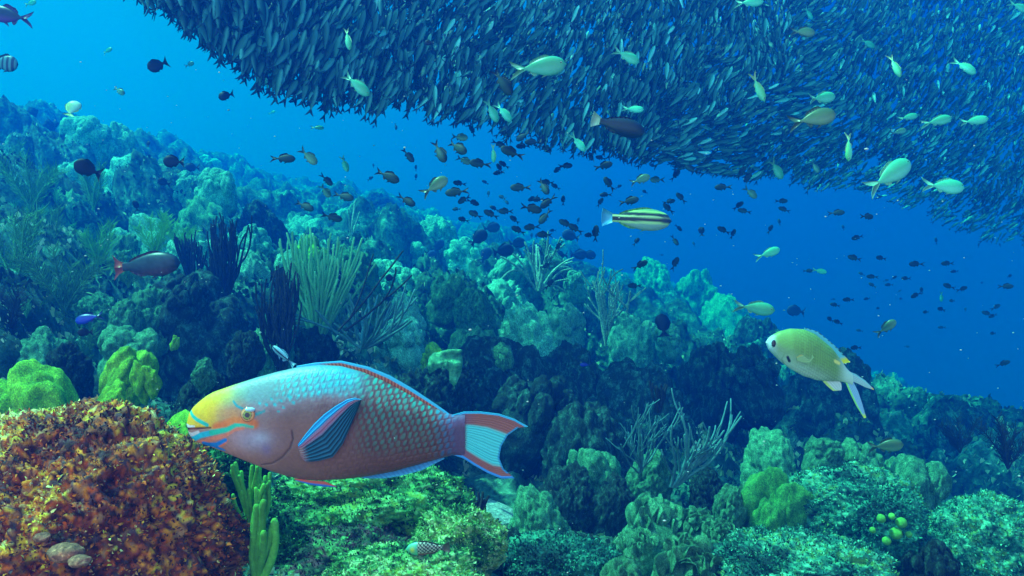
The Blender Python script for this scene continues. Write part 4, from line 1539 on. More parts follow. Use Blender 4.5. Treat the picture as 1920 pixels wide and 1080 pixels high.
twig_parts(r_, M['rod_grey'], 9, px2m(165, 2.5), 8, px2m(2.7, 2.5), 1.0, lean=0.5)
r_ = soft('sea_rod', 1235, 770, 3.2, 'short row of thin upright twigs on the dark reef right of the tail')
rods_parts(r_, M['rod_dark'], 18, px2m(60, 3.2), 10, px2m(2.4, 3.2), spread=0.5, branch=1, up=0.6, wob=0.05)
r_ = soft('sea_rod', 478, 1005, 1.25, 'bright green finger like sea rod beside the orange boulder under the parrotfish chin')
rods_parts(r_, M['rod_bright'], 10, px2m(150, 1.25), 13, px2m(4.3, 1.25), spread=0.6, lean=(0.1, -0.05, 0), branch=2, up=0.5, wob=0.05, sides=10, bw=0.5)
r_ = soft('sea_rod', 485, 1080, 1.2, 'lower green finger sea rod curving up right at the bottom edge')
rods_parts(r_, M['rod_bright'], 11, px2m(140, 1.25), 4, px2m(7.5, 1.25), spread=0.5, lean=(0.45, -0.05, 0), branch=1, up=0.8, wob=0.06, sides=10, bw=0.5)
r_ = soft('sea_rod', 535, 950, 1.9, 'pair of blue green stubby rods under the belly of the parrotfish')
rods_parts(r_, M['rod'], 13, px2m(60, 1.9), 4, px2m(5, 1.9), spread=0.25, branch=1, up=0.8, wob=0.05)
r_ = soft('sea_rod', 890, 990, 2.0, 'small black twiggy growth at the edge of the sand patch')
rods_parts(r_, M['rod_dark'], 14, px2m(75, 2.0), 6, px2m(3.2, 2.0), spread=0.7, branch=2, up=0.2, wob=0.12)

PLUME = [plume_mesh('sea_plume', 150 + i, stems=(4, 6, 5)[i], pinn=30) for i in range(3)]
rp = random.Random(77)
bush_words = ['small', 'ragged', 'feathery', 'leaning', 'thick', 'thin', 'stubby', 'spreading']
BUSH = []
for k in range(46):
    bd = rp.uniform(3.0, 6.0)
    bpx = rp.uniform(-20, 470)
    bp = gpt(bpx, bd)
    BUSH.append((bpx, 540 - bp.z / bd / TAN * 960 + 8, rp.uniform(45, 100), bd, rp.choice(['rod', 'rod_tall', 'rod_bright']),
                 '%s %s soft coral bush on the left slope, %s' % (rp.choice(bush_words), rp.choice(['green', 'teal', 'mossy']), 'close to the left edge' if bpx < 150 else 'among the left sea plumes' if bpx < 300 else 'near the dark round coral head'), rp.randint(0, 2)))
for (px, base, h, d, mk, lab, i) in BUSH + [(175, 395, 125, 5.6, 'rod', 'tall feathery sea plume in front of the left skyline corals', 0), (60, 400, 150, 5.0, 'rod', 'feathery sea plume leaning at the far left below the skyline', 1), (30, 540, 190, 3.6, 'rod', 'large drooping feathery plume at the left edge', 2),
                                     (120, 590, 170, 3.4, 'rod', 'dense dark green plume above the royal blue fish', 1), (185, 500, 120, 4.3, 'rod_bright', 'yellow tipped bushy soft coral left of the red tailed parrotfish', 0), (290, 480, 105, 4.4, 'rod_bright', 'yellow green bushy soft coral above the red tailed parrotfish', 2),
                                     (340, 470, 75, 4.6, 'rod_bright', 'small yellow tipped bush right of the taller yellow green one', 1), (90, 470, 120, 4.4, 'rod', 'mid green plume behind the dense left one', 0), (240, 540, 90, 3.7, 'rod', 'ragged soft coral left of the dark round head', 1),
                                     (10, 640, 130, 2.9, 'rod_dark', 'dark drooping plume at the left edge above the green mound', 2), (1890, 880, 130, 3.2, 'rod_dark', 'dark feathery plume at the right edge above the corner block', 1), (1800, 850, 100, 3.8, 'rod_dark', 'dark bushy plume left of the right edge plume', 0),
                                     (700, 610, 70, 4.0, 'rod', 'small feathery tuft at the right side of the sea rods', 2), (20, 330, 90, 6.5, 'rod', 'hazy plume on the far left crest', 0)]:
    o = put('sea_plume', PLUME[i], M[mk])
    o.material_slots[0].link = 'OBJECT'
    o.material_slots[0].material = M[mk]
    o.location = at(px, base, d)
    s = px2m(h, d) * 0.78
    o.scale = (s, s, s)
    o.rotation_euler = (0, 0, random.uniform(-0.4, 0.4))
    tag(o, lab, 'soft coral', 'feathery sea plumes')

# ------------------------------------------------------------------ the orange turf covered boulder, lower left
bx = at(136, 1052, 1.18)
Rb = px2m(262, 1.18)
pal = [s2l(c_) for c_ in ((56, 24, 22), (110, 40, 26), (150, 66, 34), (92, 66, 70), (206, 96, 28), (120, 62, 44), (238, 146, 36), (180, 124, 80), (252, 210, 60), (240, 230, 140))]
lit_shift = lambda p: 0.45 * sst(-p[:, 0], 0.0, 0.17) + 0.10 * sst(p[:, 2], 0.1, 0.2) - 0.05  # palette shifts yellow to the left and top, painting in strobe light
v, f = ico(7)
off = np.array([4.0, 2.0, 7.0])
r = 1 + 0.17 * (cobble(v * 2.3 + off, 5, 0.9) - 0.5) + 0.13 * fbm(v * 3 + off, 3, 7) + 0.08 * (cobble(v * 7 + off, 11, 0.85) - 0.5)
r *= 1 + 0.08 * np.clip(-v[:, 0], 0, 1)
bp_ = v * r[:, None] * np.array([Rb * 1.04, Rb * 0.8, Rb * 0.98])
bp_ = crusty(bp_, v, Rb, 31, 0.019, 0.011, 26.0, 95.0)
bm_ = mesh('rock', bp_, f, crust_cols(bp_, pal, 3, 115, 9, lit_shift))
bo = bpy.data.objects.new('turf_boulder', None)
COL.objects.link(bo)
bo.location = bx
tag(bo, 'big round boulder overgrown with orange, yellow and dark red algae turf at lower left', 'boulder')
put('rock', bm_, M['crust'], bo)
tuft_part(bm_, bo, 26000, 0.0034, pal, 3, M['attr'], 'turf', zmin=-0.24, patch=14, shift=lit_shift)
pal2 = [s2l(c_) for c_ in ((150, 80, 20), (220, 150, 20), (244, 214, 60), (180, 170, 60))]
tuft_part(bm_, bo, 1, 0.006, pal2, 4, M['attr'], 'turf') if False else None
M['pinksp'] = coral_mat('pink_sponge', [(0.22, 0.08, 0.05), (0.40, 0.17, 0.10)], 30, 160, 0.5, 0.003)
for (px, py, w, dd, lab) in [(122, 1036, 62, 0.98, 'pinkish tan smooth knob on the front of the orange boulder'), (78, 1008, 30, 0.985, 'small pink knob left above the tan one on the orange boulder'), (150, 1052, 40, 0.965, 'brown lump right under the tan knob on the orange boulder')]:
    k = px2m(w / 2, dd)
    v, f = lump((k, k * 0.8, k * 0.55), int(px), sub=4, freq=1.5, amp=0.1, low=0.25, hi=0.03)
    o = put('sponge_knob', mesh('sponge_knob', v, f), M['pinksp'])
    o.location = at(px, py, dd)
    tag(o, lab, 'sponge')

# ------------------------------------------------------------------ green turf table rock below the parrotfish, with the dark hollow under it


def turf_rock(px, py, rx, ry, d, seed, label, pal, n, size, name='turf_rock', mat='turfgreen', deep=0.7, name2='turf'):
    o = bpy.data.objects.new(name, None)
    COL.objects.link(o)
    o.location = at(px, py, d)
    tag(o, label, 'rock')
    v, f = ico(6)
    off = np.array([seed * 1.3, seed * 0.7, seed * 2.1])
    r = 1 + 0.26 * (cobble(v * 1.8 + off, seed, 0.85) - 0.5) + 0.22 * fbm(v * 2.5 + off, 3, seed) + 0.10 * (cobble(v * 7 + off, seed + 1, 0.85) - 0.5) + 0.05 * fbm(v * 16 + off, 4, seed)
    R = np.array([px2m(rx, d), px2m(rx, d) * deep, px2m(ry, d)])
    p = crusty(v * r[:, None] * R, v, rx, seed, 0.010, 0.006, 34.0, 100.0)
    me = mesh('rock', p, f, crust_cols(p, pal, seed, 110, 14))
    put('rock', me, M['crust'], o)
    tuft_part(me, o, n, size, pal, seed, M['attr'], name2, zmin=-R[2] * 0.35, patch=22)
    return o


gp = [s2l(c_) for c_ in ((16, 46, 34), (30, 86, 44), (50, 124, 60), (84, 164, 80), (120, 190, 120), (110, 160, 60))]
turf_rock(690, 940, 165, 66, 1.75, 3, 'flat green turf covered rock right under the belly of the parrotfish', gp, 9000, 0.0032)
turf_rock(640, 1060, 150, 60, 1.55, 8, 'shadowed rubble rock with green specks below the flat turf rock', [s2l(c_) for c_ in ((24, 40, 40), (40, 60, 50), (60, 90, 60), (90, 60, 70), (90, 160, 90))], 6000, 0.0032, mat='dark')
turf_rock(860, 1020, 72, 60, 1.55, 13, 'bright yellow green crusted rock carrying the small checkered fish, upper part', [s2l(c_) for c_ in ((30, 80, 50), (60, 120, 60), (90, 160, 76), (130, 190, 120), (180, 210, 150), (120, 160, 60))], 4000, 0.0032)
turf_rock(760, 1078, 130, 42, 1.42, 17, 'bright yellow green crusted ledge along the bottom edge below the small checkered fish', [s2l(c_) for c_ in ((30, 80, 50), (60, 120, 60), (90, 160, 76), (130, 190, 120), (180, 210, 150), (120, 160, 60))], 5000, 0.0032)
turf_rock(520, 1050, 55, 60, 1.5, 19, 'dark turf rock between the finger sea rods and the rubble', gp[:4], 3000, 0.0035, mat='dark')
turf_rock(430, 900, 60, 50, 1.5, 23, 'dark mossy rock behind the right rim of the orange boulder', gp[:3], 3000, 0.0035, mat='dark')

tl = [s2l(c_) for c_ in ((10, 50, 50), (20, 80, 74), (36, 110, 92), (60, 150, 120), (100, 186, 150), (90, 150, 80))]
turf_rock(1590, 960, 120, 72, 2.4, 27, 'large pitted teal boulder in the lower right under the lumpy corals', tl, 9000, 0.004, name='crusted_rock')
turf_rock(1500, 1075, 150, 62, 1.75, 29, 'wide crusted teal block along the bottom edge, lower right', tl, 9000, 0.0035, name='crusted_rock')
turf_rock(1670, 1000, 55, 70, 2.15, 33, 'craggy dark teal block with yellow balls growing on it', tl[:4], 5000, 0.0035, name='crusted_rock')
turf_rock(1850, 1030, 110, 85, 2.2, 35, 'glinting green crusted block in the lower right corner', tl[1:], 9000, 0.004, name='crusted_rock')
turf_rock(1420, 1050, 60, 45, 1.8, 39, 'small crusted hump between the leafy corals and the wide block', tl, 4000, 0.0035, name='crusted_rock')
turf_rock(1040, 1060, 95, 50, 1.7, 41, 'dim blue green crusted rock at the bottom below the sand patch', tl[:4], 5000, 0.0035, name='crusted_rock')

# sheet sponge, bright balls, sand
SO = [(806, 668), (828, 659), (864, 657), (866, 686), (860, 708), (850, 722), (843, 712), (842, 696), (832, 687), (819, 690), (808, 702), (803, 686)]
so = resample([(x, y) for x, y in SO + SO[:1]], 80)[:-1]
so = so + np.stack([fbm(np.stack([so[:, 0] * 0.12, so[:, 1] * 0.12, 0 * so[:, 0]], 1), 3, 4), fbm(np.stack([so[:, 0] * 0.12, so[:, 1] * 0.12, 0 * so[:, 0] + 5], 1), 3, 5)], 1) * 3
lay_v, lay_f = [], []
sc0 = so.mean(0) + np.array([2, -8])
rings = [(0.0, -1.0), (0.45, -1.0), (0.8, -0.85), (0.96, -0.4), (1.0, 0.0), (0.96, 0.5), (0.6, 1.0), (0.0, 1.0)]
for fr, th in rings:
    q = sc0 + (so - sc0) * fr
    lay_v.append(np.stack([(q[:, 0] - 835) / 960 * TAN * 2.95, th * 0.018 + 0.01 * np.sin(q[:, 1] * 0.2), (685 - q[:, 1]) / 960 * TAN * 2.95], 1))
ns = len(so)
i_, j_ = np.meshgrid(np.arange(len(rings) - 1), np.arange(ns), indexing='ij')
lay_f = np.stack([i_ * ns + j_, i_ * ns + (j_ + 1) % ns, (i_ + 1) * ns + (j_ + 1) % ns, (i_ + 1) * ns + j_], -1).reshape(-1, 4)
o = put('sheet_sponge', mesh('sheet_sponge', np.concatenate(lay_v), lay_f), M['olive'])
o.location = at(835, 685, 2.78)
tag(o, 'dull green sheet sponge hanging on the dark reef above the parrotfish tail', 'sponge')
for (px, py, w) in [(1652, 972, 16), (1690, 980, 20), (1672, 968, 12), (1680, 1000, 22), (1662, 1014, 16), (1636, 994, 12), (1704, 1002, 12)]:
    k = px2m(w / 2, 1.95)
    v, f = lump((k, k, k), int(px), sub=3, freq=1.5, amp=0.05, low=0.12, hi=0.02)
    o = put('ball_coral', mesh('ball_coral', v, f), M['rod_bright'])
    o.location = at(px, py, 1.95)
    tag(o, 'small yellow green ball coral in the cluster on the craggy lower right block', 'coral', 'yellow ball corals')
sx_, sy_ = -0.17, 2.75
gv = []
n = 60
for i in range(n):
    for j in range(n):
        a, b = (i / (n - 1) - 0.5) * 2, (j / (n - 1) - 0.5) * 2
        gv.append((sx_ + a * 0.36, sy_ + b * 0.55, float(ground_base(sx_ + a * 0.36, sy_ + b * 0.55)) + 0.12 - 0.12 * (a * a + b * b) + 0.01 * math.sin(b * 20 + a * 4)))
o = put('sand', mesh('sand', gv, grid_faces(n, n)), M['sand'])
tag(o, 'pale blue sand patch between the corals', kind='structure')

# ------------------------------------------------------------------ fish of the open water
DARK = [small_fish('dark_chromis', 0.355, 0.20, pl2((0.006, 0.018, 0.020), (0.022, 0.06, 0.05)), bend=b, finc=(0.012, 0.018, 0.02), fork=fk, spread=0.42) for b, fk in ((0, 0.55), (0.25, 0.5), (-0.25, 0.6), (0.1, 0.45))]
GREEN = [small_fish('lit_pale_chromis', 0.34, 0.19, pl2((0.06, 0.50, 0.28), (0.16, 0.72, 0.56), -0.5, 0.3), bend=b, finc=(0.16, 0.48, 0.34), fork=0.6, nx=28, nr=16, dorsal=0.05, spread=0.5) for b in (0, 0.3, -0.3)]  # high albedo paints in the sun and flash on these chromis
OLIVE = [small_fish('olive_chromis', 0.40, 0.20, pl2((0.08, 0.15, 0.06), (0.22, 0.34, 0.20), -0.4, 0.3), bend=b, finc=(0.06, 0.10, 0.06), fork=0.55, nx=24, nr=14) for b in (0, 0.25)]
SLIM = [small_fish('slim_chromis', 0.26, 0.16, pl2((0.16, 0.62, 0.22), (0.2, 0.74, 0.45)), bend=b, finc=(0.45, 0.6, 0.3), fork=0.6, dorsal=0.03) for b in (0.2, -0.2)]

# px, py, length px, heading, label
bright = [
    (652, 72, 46, -80, 'thin yellow green chromis diving nose down at the left part of the school', SLIM),
    (668, 158, 62, -40, 'pale green chromis nose down against the dark school, first from its left edge', GREEN),
    (1008, 126, 108, 5, 'largest silvery green chromis swimming right in front of the upper school', GREEN),
    (926, 108, 28, 60, 'small pale chromis seen end on left of the largest silvery one', GREEN),
    (922, 208, 48, -62, 'left one of two pale chromis diving side by side under the school', GREEN),
    (944, 210, 46, -50, 'right one of two pale chromis diving side by side under the school', GREEN),
    (1055, 78, 22, -80, 'tiny pale chromis hanging above the largest silvery one', GREEN),
    (1107, 138, 26, -55, 'small bright mint chromis right of the largest silvery one', GREEN),
    (1174, 105, 56, -22, 'pale green chromis with forked tail raised, upper middle of the school', GREEN),
    (1193, 40, 30, 0, 'small mint green chromis swimming near the top centre of the school', GREEN),
    (1186, 205, 42, -3, 'small green chromis just above the dark wrasse with the white tail', GREEN),
    (1083, 267, 44, -50, 'bright pale chromis diving left of the dark wrasse with the white tail', GREEN),
    (1405, 4, 52, 0, 'pale green chromis cut by the top edge of the picture', GREEN),
    (1516, 25, 28, -50, 'small round bright green chromis near the top right', GREEN),
    (1627, 81, 32, -25, 'small dull green chromis left of the vertical yellow green one', GREEN),
    (1678, 122, 52, -78, 'yellow green chromis hanging head down in the upper right school', SLIM),
    (1808, 124, 50, -38, 'bright green chromis with yellow edge diving right, far upper right', GREEN),
    (1421, 163, 60, -65, 'slim bright green chromis diving steeply right of the school centre', SLIM),
    (1539, 184, 62, 10, 'smooth mint green chromis swimming right above a larger olive one', GREEN),
    (1524, 222, 86, 10, 'large olive green chromis with dark long tail in the right school', OLIVE),
    (1592, 275, 56, -93, 'very thin bright green chromis seen from below standing upright', SLIM),
    (1702, 220, 40, 12, 'small pale chromis following the one with squared head at right', GREEN),
    (1757, 227, 56, 12, 'deep bodied pale green chromis between two smaller ones at right', GREEN),
    (1825, 227, 50, 8, 'slender mint chromis nearest the right edge in its row of three', GREEN),
    (1685, 247, 30, 15, 'dim small green chromis under the row of three at right', OLIVE),
    (1455, 317, 46, -50, 'pale chromis diving at the lower fringe of the right school', GREEN),
    (1528, 312, 28, -65, 'dim slim green chromis hanging beside the pale diving one', OLIVE),
    (1666, 330, 112, 32, 'largest green chromis climbing to the right with eye showing, lower right school', GREEN),
    (1768, 349, 86, -3, 'long mint chromis swimming right below the largest climbing one', GREEN),
    (1910, 12, 40, -20, 'yellow spotted chromis cut by the top right corner', GREEN),
    (1440, 475, 50, 20, 'mint chromis alone in open blue water below the school', GREEN),
    (1413, 577, 76, -8, 'pale green chromis with white fin left above the largest yellow green chromis', GREEN),
    (1661, 615, 44, 42, 'olive green chromis climbing away right of the largest yellow green chromis', OLIVE),
    (1290, 140, 26, -60, 'dim teal chromis inside the dark school right of centre', OLIVE),
    (1505, 60, 50, 0, 'dim grey green chromis crossing the upper right school', OLIVE),
    (1905, 262, 16, 60, 'tiny green chromis against the school by the right edge', GREEN),
    (1400, 237, 15, 70, 'tiny glinting pale chromis in the middle of the right school', GREEN),
    (1765, 556, 20, -88, 'tiny pale chromis standing on its head in the far right blue water', GREEN),
    (1660, 836, 62, 8, 'slender grey green fish gliding over the lower right corals', OLIVE),
    (1536, 508, 28, -12, 'little green chromis touching a dark one in open water', GREEN),
    (497, 100, 32, -60, 'yellow green chromis at the left fringe of the hanging school', GREEN),
    (646, 307, 34, -68, 'small striped green chromis diving in open water, left of the shoal', GREEN),
    (578, 293, 44, -42, 'grey silvery chromis diving right in open water above the reef', OLIVE),
    (610, 358, 32, -50, 'small olive chromis pair mate diving above the sea rods', OLIVE),
    (815, 349, 58, 35, 'olive chromis with yellow back climbing right in the shoal', OLIVE),
    (925, 287, 36, -87, 'bright edged chromis seen head on at the top of the shoal', SLIM),
    (861, 257, 34, -10, 'olive green chromis at the top left of the shoal', OLIVE),
    (869, 300, 32, -25, 'stubby green chromis touching a dark pair in the shoal', OLIVE),
    (1021, 277, 30, -25, 'light olive chromis at the right end of a dark trio', OLIVE),
    (1200, 337, 40, 20, 'olive chromis with long tail under the dark wrasse', OLIVE),
    (1232, 337, 28, 182, 'olive chromis nose to nose with a long tailed one under the dark wrasse', OLIVE),
    (1407, 361, 32, -40, 'olive green chromis diving under the edge of the right school', OLIVE),
    (201, 95, 24, 15, 'small pale silver fish in the clear water at upper left', GREEN),
    (57, 6, 28, 8, 'pale blue green fish at the very top left', GREEN),
    (355, 121, 20, 20, 'faint pale fish right of the round black damselfish', OLIVE),
    (223, 170, 28, -32, 'thin grey fish slanting down over the left reef', OLIVE),
    (595, 239, 24, 0, 'pale small fish under the hanging edge of the school', GREEN),
    (510, 211, 14, 20, 'tiny pale fish below the left tip of the school', GREEN),
]
for (px, py, l, a, lab, kind) in bright:
    big = l > 50
    o = put_fish('chromis', random.choice(kind), px, py, l, a, 0.11 if l < 80 else 0.13, M['fish'], lab, 'fish', 'pale green chromis among the shoals', yaw=random.uniform(-20, 20))
    if l > 26:
        eyes_on(o, 0.40, 0.03, 0.055, 0.026)

dark = """742,237,14,-80 886,246,20,110 824,284,50,-62 857,276,46,-35 765,291,34,-50 726,330,52,-25 857,360,46,187 862,344,26,170 762,376,40,-30
644,368,42,-15 900,307,40,175 935,270,30,-25 960,286,46,160 945,309,24,145 937,316,22,120 935,324,22,190 982,255,32,205 981,274,28,180 1000,267,34,178 1084,244,17,180
1106,290,24,-70 1110,264,26,180 1047,317,22,215 1060,311,28,5 976,352,40,180 1019,350,36,-60 1027,342,28,180 1042,350,20,150 1056,376,20,90 1000,372,22,200 1010,374,22,182
1028,378,38,218 995,391,44,-8 1022,406,36,232 997,426,30,182 1022,440,32,180 965,412,24,140 972,432,30,152 949,396,30,182 927,391,20,150 921,402,32,152 891,402,28,152
869,412,22,160 856,392,17,180 870,374,27,205 886,379,26,-20 916,364,14,90 942,370,16,150 949,378,14,-50 910,342,15,150 1062,420,32,152 1079,429,32,148 1084,414,13,80
1037,432,14,180 1049,459,22,232 1117,438,32,88 1106,441,22,180 997,442,12,90 1006,443,11,90 694,335,14,30 780,315,12,90 780,332,13,80 700,311,10,100 1132,272,26,-60
1196,280,17,180 1221,272,26,0 1245,267,22,-50 1218,287,20,190 1224,310,15,170 1127,296,22,170 1131,311,34,12 1142,345,32,130 1266,329,24,50 1297,318,30,148
1210,360,14,160 1136,365,24,182 1125,380,22,60 1179,377,36,10 1254,378,24,10 1253,391,26,140 1277,371,26,130 1356,351,32,180 1390,324,28,60 1405,330,28,232
1384,386,22,40 1396,396,24,162 1465,377,24,0 1471,393,24,160 1461,417,14,95 1444,430,20,60 1317,434,18,80 1357,432,26,150 1374,439,20,70 1272,427,18,-42 1265,451,22,-60
1193,453,19,50 1200,497,30,30 1265,495,30,62 1027,497,22,202 1030,533,24,52 1190,536,26,178 1240,478,9,0 1301,458,10,100 1568,399,30,3 1625,406,30,0 1581,427,12,100
1608,445,24,195 1603,484,28,166 1652,484,22,170 1718,495,28,180 1777,494,24,180 1790,509,15,184 1515,508,18,0 1616,514,13,150 1636,519,20,175 1661,526,10,20 1676,521,14,30
1699,522,19,180 1636,535,15,140 1667,534,15,180 1718,553,24,203 1728,545,15,120 1686,546,9,30 1779,537,24,160 1804,542,22,20 1885,537,26,0 1892,518,14,20 1591,562,20,180
1626,560,14,190 1566,572,19,165 1562,561,8,0 1557,599,18,150 1571,604,20,158 1785,564,14,180 1765,580,19,165 1736,585,15,180 1867,576,20,30 1852,588,20,160 1862,592,18,200
1810,581,10,60 1645,578,11,0 1766,614,13,180 1862,625,15,180 1787,405,14,180 1755,452,14,100 1835,460,10,90 1875,460,9,90 1880,682,26,25 1605,652,22,180
612,337,32,-42 571,386,40,-25 622,407,38,-15 530,297,46,0 312,342,18,-30 700,238,9,60 645,300,10,90 1160,350,14,30 1330,300,26,200 1430,300,20,30 1310,280,22,150 1148,250,14,60
740,395,8,90 1690,560,10,180 1840,530,9,0 1612,620,12,170 1700,650,9,0""".split()
for s in dark:
    px, py, l, a = map(float, s.split(','))
    where = 'on the left side of the open blue water' if px < 840 else 'in the thick of the shoal over the mid reef' if px < 1120 else 'below the dark wrasse and the school' if px < 1320 else 'in the blue gap under the right school' if px < 1500 else 'in the sparse shoal of the far right blue water'
    look = 'small dark chromis swimming right ' if math.cos(math.radians(a)) > 0.5 else 'small dark chromis swimming left ' if math.cos(math.radians(a)) < -0.5 else 'small dark chromis tilted steeply '
    put_fish('dark_chromis', random.choice(DARK), px, py, l, a, 0.095, M['fish_dull'], look + where, 'fish', 'dark chromis shoaling in open water')

# hazy blue tangs cruising over the far reef
TANG = small_fish('tang', 0.62, 0.16, pl2((0.02, 0.05, 0.16), (0.03, 0.07, 0.2)), finc=(0.02, 0.05, 0.16), fork=0.25, tail=0.15, dorsal=0.06)
for (px, py, l, a, lab) in [(922, 427, 32, 10, 'topmost hazy blue tang above the far reef'), (897, 446, 40, 40, 'tang second from the top, body turned up to the right'), (970, 456, 32, 8, 'blue tang right of centre in the upper line of tangs'),
                            (1000, 467, 34, 0, 'blue tang just below its neighbour in the line of tangs'), (1049, 479, 32, 182, 'round blue tang swimming left over the gorgonians'), (1085, 477, 32, 0, 'rightmost pair leader of the hazy blue tangs'),
                            (1104, 478, 28, 0, 'faint blue tang trailing at the right end'), (944, 470, 40, 12, 'wide blue tang close above the far coral ridge'), (910, 478, 32, 60, 'blue tang tilted up before the far coral columns'),
                            (822, 461, 28, 50, 'small blue tang by the left side of the far ridge'), (806, 482, 30, 40, 'blue tang dropping behind the pale lobed coral'), (764, 466, 18, 90, 'narrow blue tang seen end on over the pale corals'),
                            (1070, 442, 34, 160, 'faintest blue tang in the open water above the ridge'), (1010, 492, 30, 180, 'blue tang beside the pale gorgonian loops'), (1023, 513, 32, 0, 'blue tang low between the gorgonians'),
                            (1492, 583, 34, 170, 'dim oval fish in the haze left of the far shoal')]:
    put_fish('tang', TANG, px, py, l, a, 0.19, M['fish_dull'], lab, 'fish', 'hazy blue tangs over the far reef', yaw=random.uniform(-15, 15))

# single fish of other kinds
BLK = small_fish('damselfish', 0.62, 0.26, pl2((0.008, 0.008, 0.01), (0.02, 0.014, 0.01)), finc=(0.01, 0.008, 0.012), fork=0.3, tail=0.2, dorsal=0.07)
for (px, py, l, a, lab, dd) in [(296, 122, 36, 210, 'round black damselfish in the clear water at upper left', None), (424, 179, 30, 195, 'round black damselfish left of the hanging school', None),
                                (326, 303, 38, 178, 'black damselfish over the leftmost far coral mound', None), (165, 317, 48, 155, 'dark long tailed damselfish before the left sea plumes', None),
                                (308, 342, 22, 160, 'small black damselfish beside the left coral columns', None), (255, 386, 20, 95, 'dark damselfish with a glinting tip above the soft corals', 5.0),
                                (732, 521, 20, 180, 'round black damselfish in front of the pale lobed coral', 5.0), (38, 323, 34, 180, 'hazy dark damselfish near the left edge', 6.0), (361, 314, 26, 180, 'faint blue grey damselfish beside the black one', 8.0),
                                (160, 623, 24, 180, 'little black damselfish under the royal blue fish', 2.6), (525, 517, 46, 0, 'dark blue grey damselfish hovering in the dark sea rod', 3.4), (278, 270, 12, 90, 'tiny dark damselfish over the far left mound', 7.0),
                                (805, 80, 18, 180, 'round dark damselfish inside the school top', 3.3), (1315, 434, 18, 95, 'dark damselfish seen end on in the blue gap', None), (1243, 610, 44, 95, 'dark damselfish standing upright before the mid reef', 5.2)]:
    put_fish('damselfish', BLK, px, py, l, a, 0.10, M['fish_dull'], lab, 'fish', None, yaw=random.uniform(-25, 25), d=dd)


def purple(X, Zr, Y):
    c = np.tile(np.array((0.03, 0.02, 0.06)), (len(X), 1))
    c = c * (1 - sst(-Zr, 0.1, 0.6)[:, None]) + np.array((0.25, 0.04, 0.30)) * sst(-Zr, 0.1, 0.6)[:, None]
    return c


put_fish('wrasse', small_fish('wrasse', 0.36, 0.2, purple, finc=(0.10, 0.02, 0.12), fork=0.6, nx=24), 22, 30, 88, 168, 0.2, M['fish'], 'dark purple wrasse with forked tail at the upper left edge', 'fish', yaw=5)


def serg(X, Zr, Y):
    k = (np.sin(X * 40) > 0).astype(float)[:, None]
    return np.array((0.02, 0.04, 0.10)) * k + np.array((0.10, 0.28, 0.36)) * (1 - k)


put_fish('sergeant_fish', small_fish('sergeant_fish', 0.55, 0.2, serg, finc=(0.02, 0.03, 0.08), fork=0.4, nx=40), 4, 118, 58, -5, 0.13, M['fish'], 'striped blue black and white fish half cut by the left edge', 'fish', yaw=5)
put_fish('butterflyfish', small_fish('butterflyfish', 0.75, 0.22, pl2((0.7, 0.75, 0.3), (0.85, 0.9, 0.8)), finc=(0.6, 0.65, 0.2), fork=0.0, tail=0.15), 136, 203, 32, 80, 0.12, M['fish'], 'pale yellow and white round fish above the far left coral mound', 'fish', yaw=30)
put_fish('blue_chromis', small_fish('blue_chromis', 0.36, 0.2, pl2((0.01, 0.01, 0.25), (0.03, 0.04, 0.65)), finc=(0.01, 0.01, 0.12), fork=0.6), 168, 596, 56, 193, 0.1, M['fish'], 'royal blue chromis gliding over the left reef', 'fish', yaw=0)
put_fish('blue_chromis', small_fish('blue_chromis', 0.36, 0.2, pl2((0.02, 0.01, 0.3), (0.05, 0.04, 0.7)), finc=(0.02, 0.01, 0.2), fork=0.6), 1098, 684, 22, 178, 0.1, M['fish'], 'tiny violet blue chromis in the dark middle reef', 'fish', yaw=0, d=4.2)
put_fish('blue_chromis', bpy.data.meshes['blue_chromis'], 1738, 1038, 12, 175, 0.1, M['fish'], 'tiny violet fish in the dark cleft at lower right', 'fish', yaw=0, d=2.2)


def dwr(X, Zr, Y):
    c = np.tile(np.array((0.02, 0.025, 0.03)), (len(X), 1))
    m = (sst(-np.abs(Zr + 0.15), -0.2, -0.08))[:, None]
    c = c * (1 - m) + np.array((0.05, 0.07, 0.06)) * m
    m = (sst(-Zr, 0.5, 0.9) * sst(-X, 0.0, 0.15))[:, None]
    c = c * (1 - m) + np.array((0.55, 0.4, 0.03)) * m
    return c


o = put_fish('wrasse', small_fish('wrasse', 0.34, 0.2, dwr, finc=(0.03, 0.03, 0.03), tailc=(0.65, 0.7, 0.5), fork=0.0, tail=0.15, nx=30, nr=16, ped=0.16, dorsal=0.03), 1160, 236, 106, -12, 0.2, M['fish'],
             'dark wrasse with white and yellow tail in front of the school fringe', 'fish', yaw=10)


def striped(X, Zr, Y):
    c = np.tile(np.array((0.16, 0.34, 0.14)), (len(X), 1))
    c = np.where((Zr < -0.35)[:, None], np.array((0.35, 0.5, 0.45)), c)
    for z0, w, col in ((0.66, 0.09, (0.45, 0.75, 0.2)), (0.42, 0.15, (0.01, 0.03, 0.03)), (0.20, 0.09, (0.7, 0.9, 0.4)), (-0.05, 0.17, (0.01, 0.02, 0.02)), (-0.32, 0.10, (0.6, 0.85, 0.35))):
        m = sst(-np.abs(Zr - z0 * (1 - 0.35 * np.clip(X - 0.2, 0, 1))), -w * 1.3, -w * 0.7)[:, None]
        c = c * (1 - m) + np.array(col) * m
    m = (sst(X, 0.30, 0.38) * sst(-np.abs(Zr - 0.05), -0.5, -0.2))[:, None]
    return c * (1 - m * 0.7) + np.array((0.04, 0.06, 0.1)) * m * 0.7


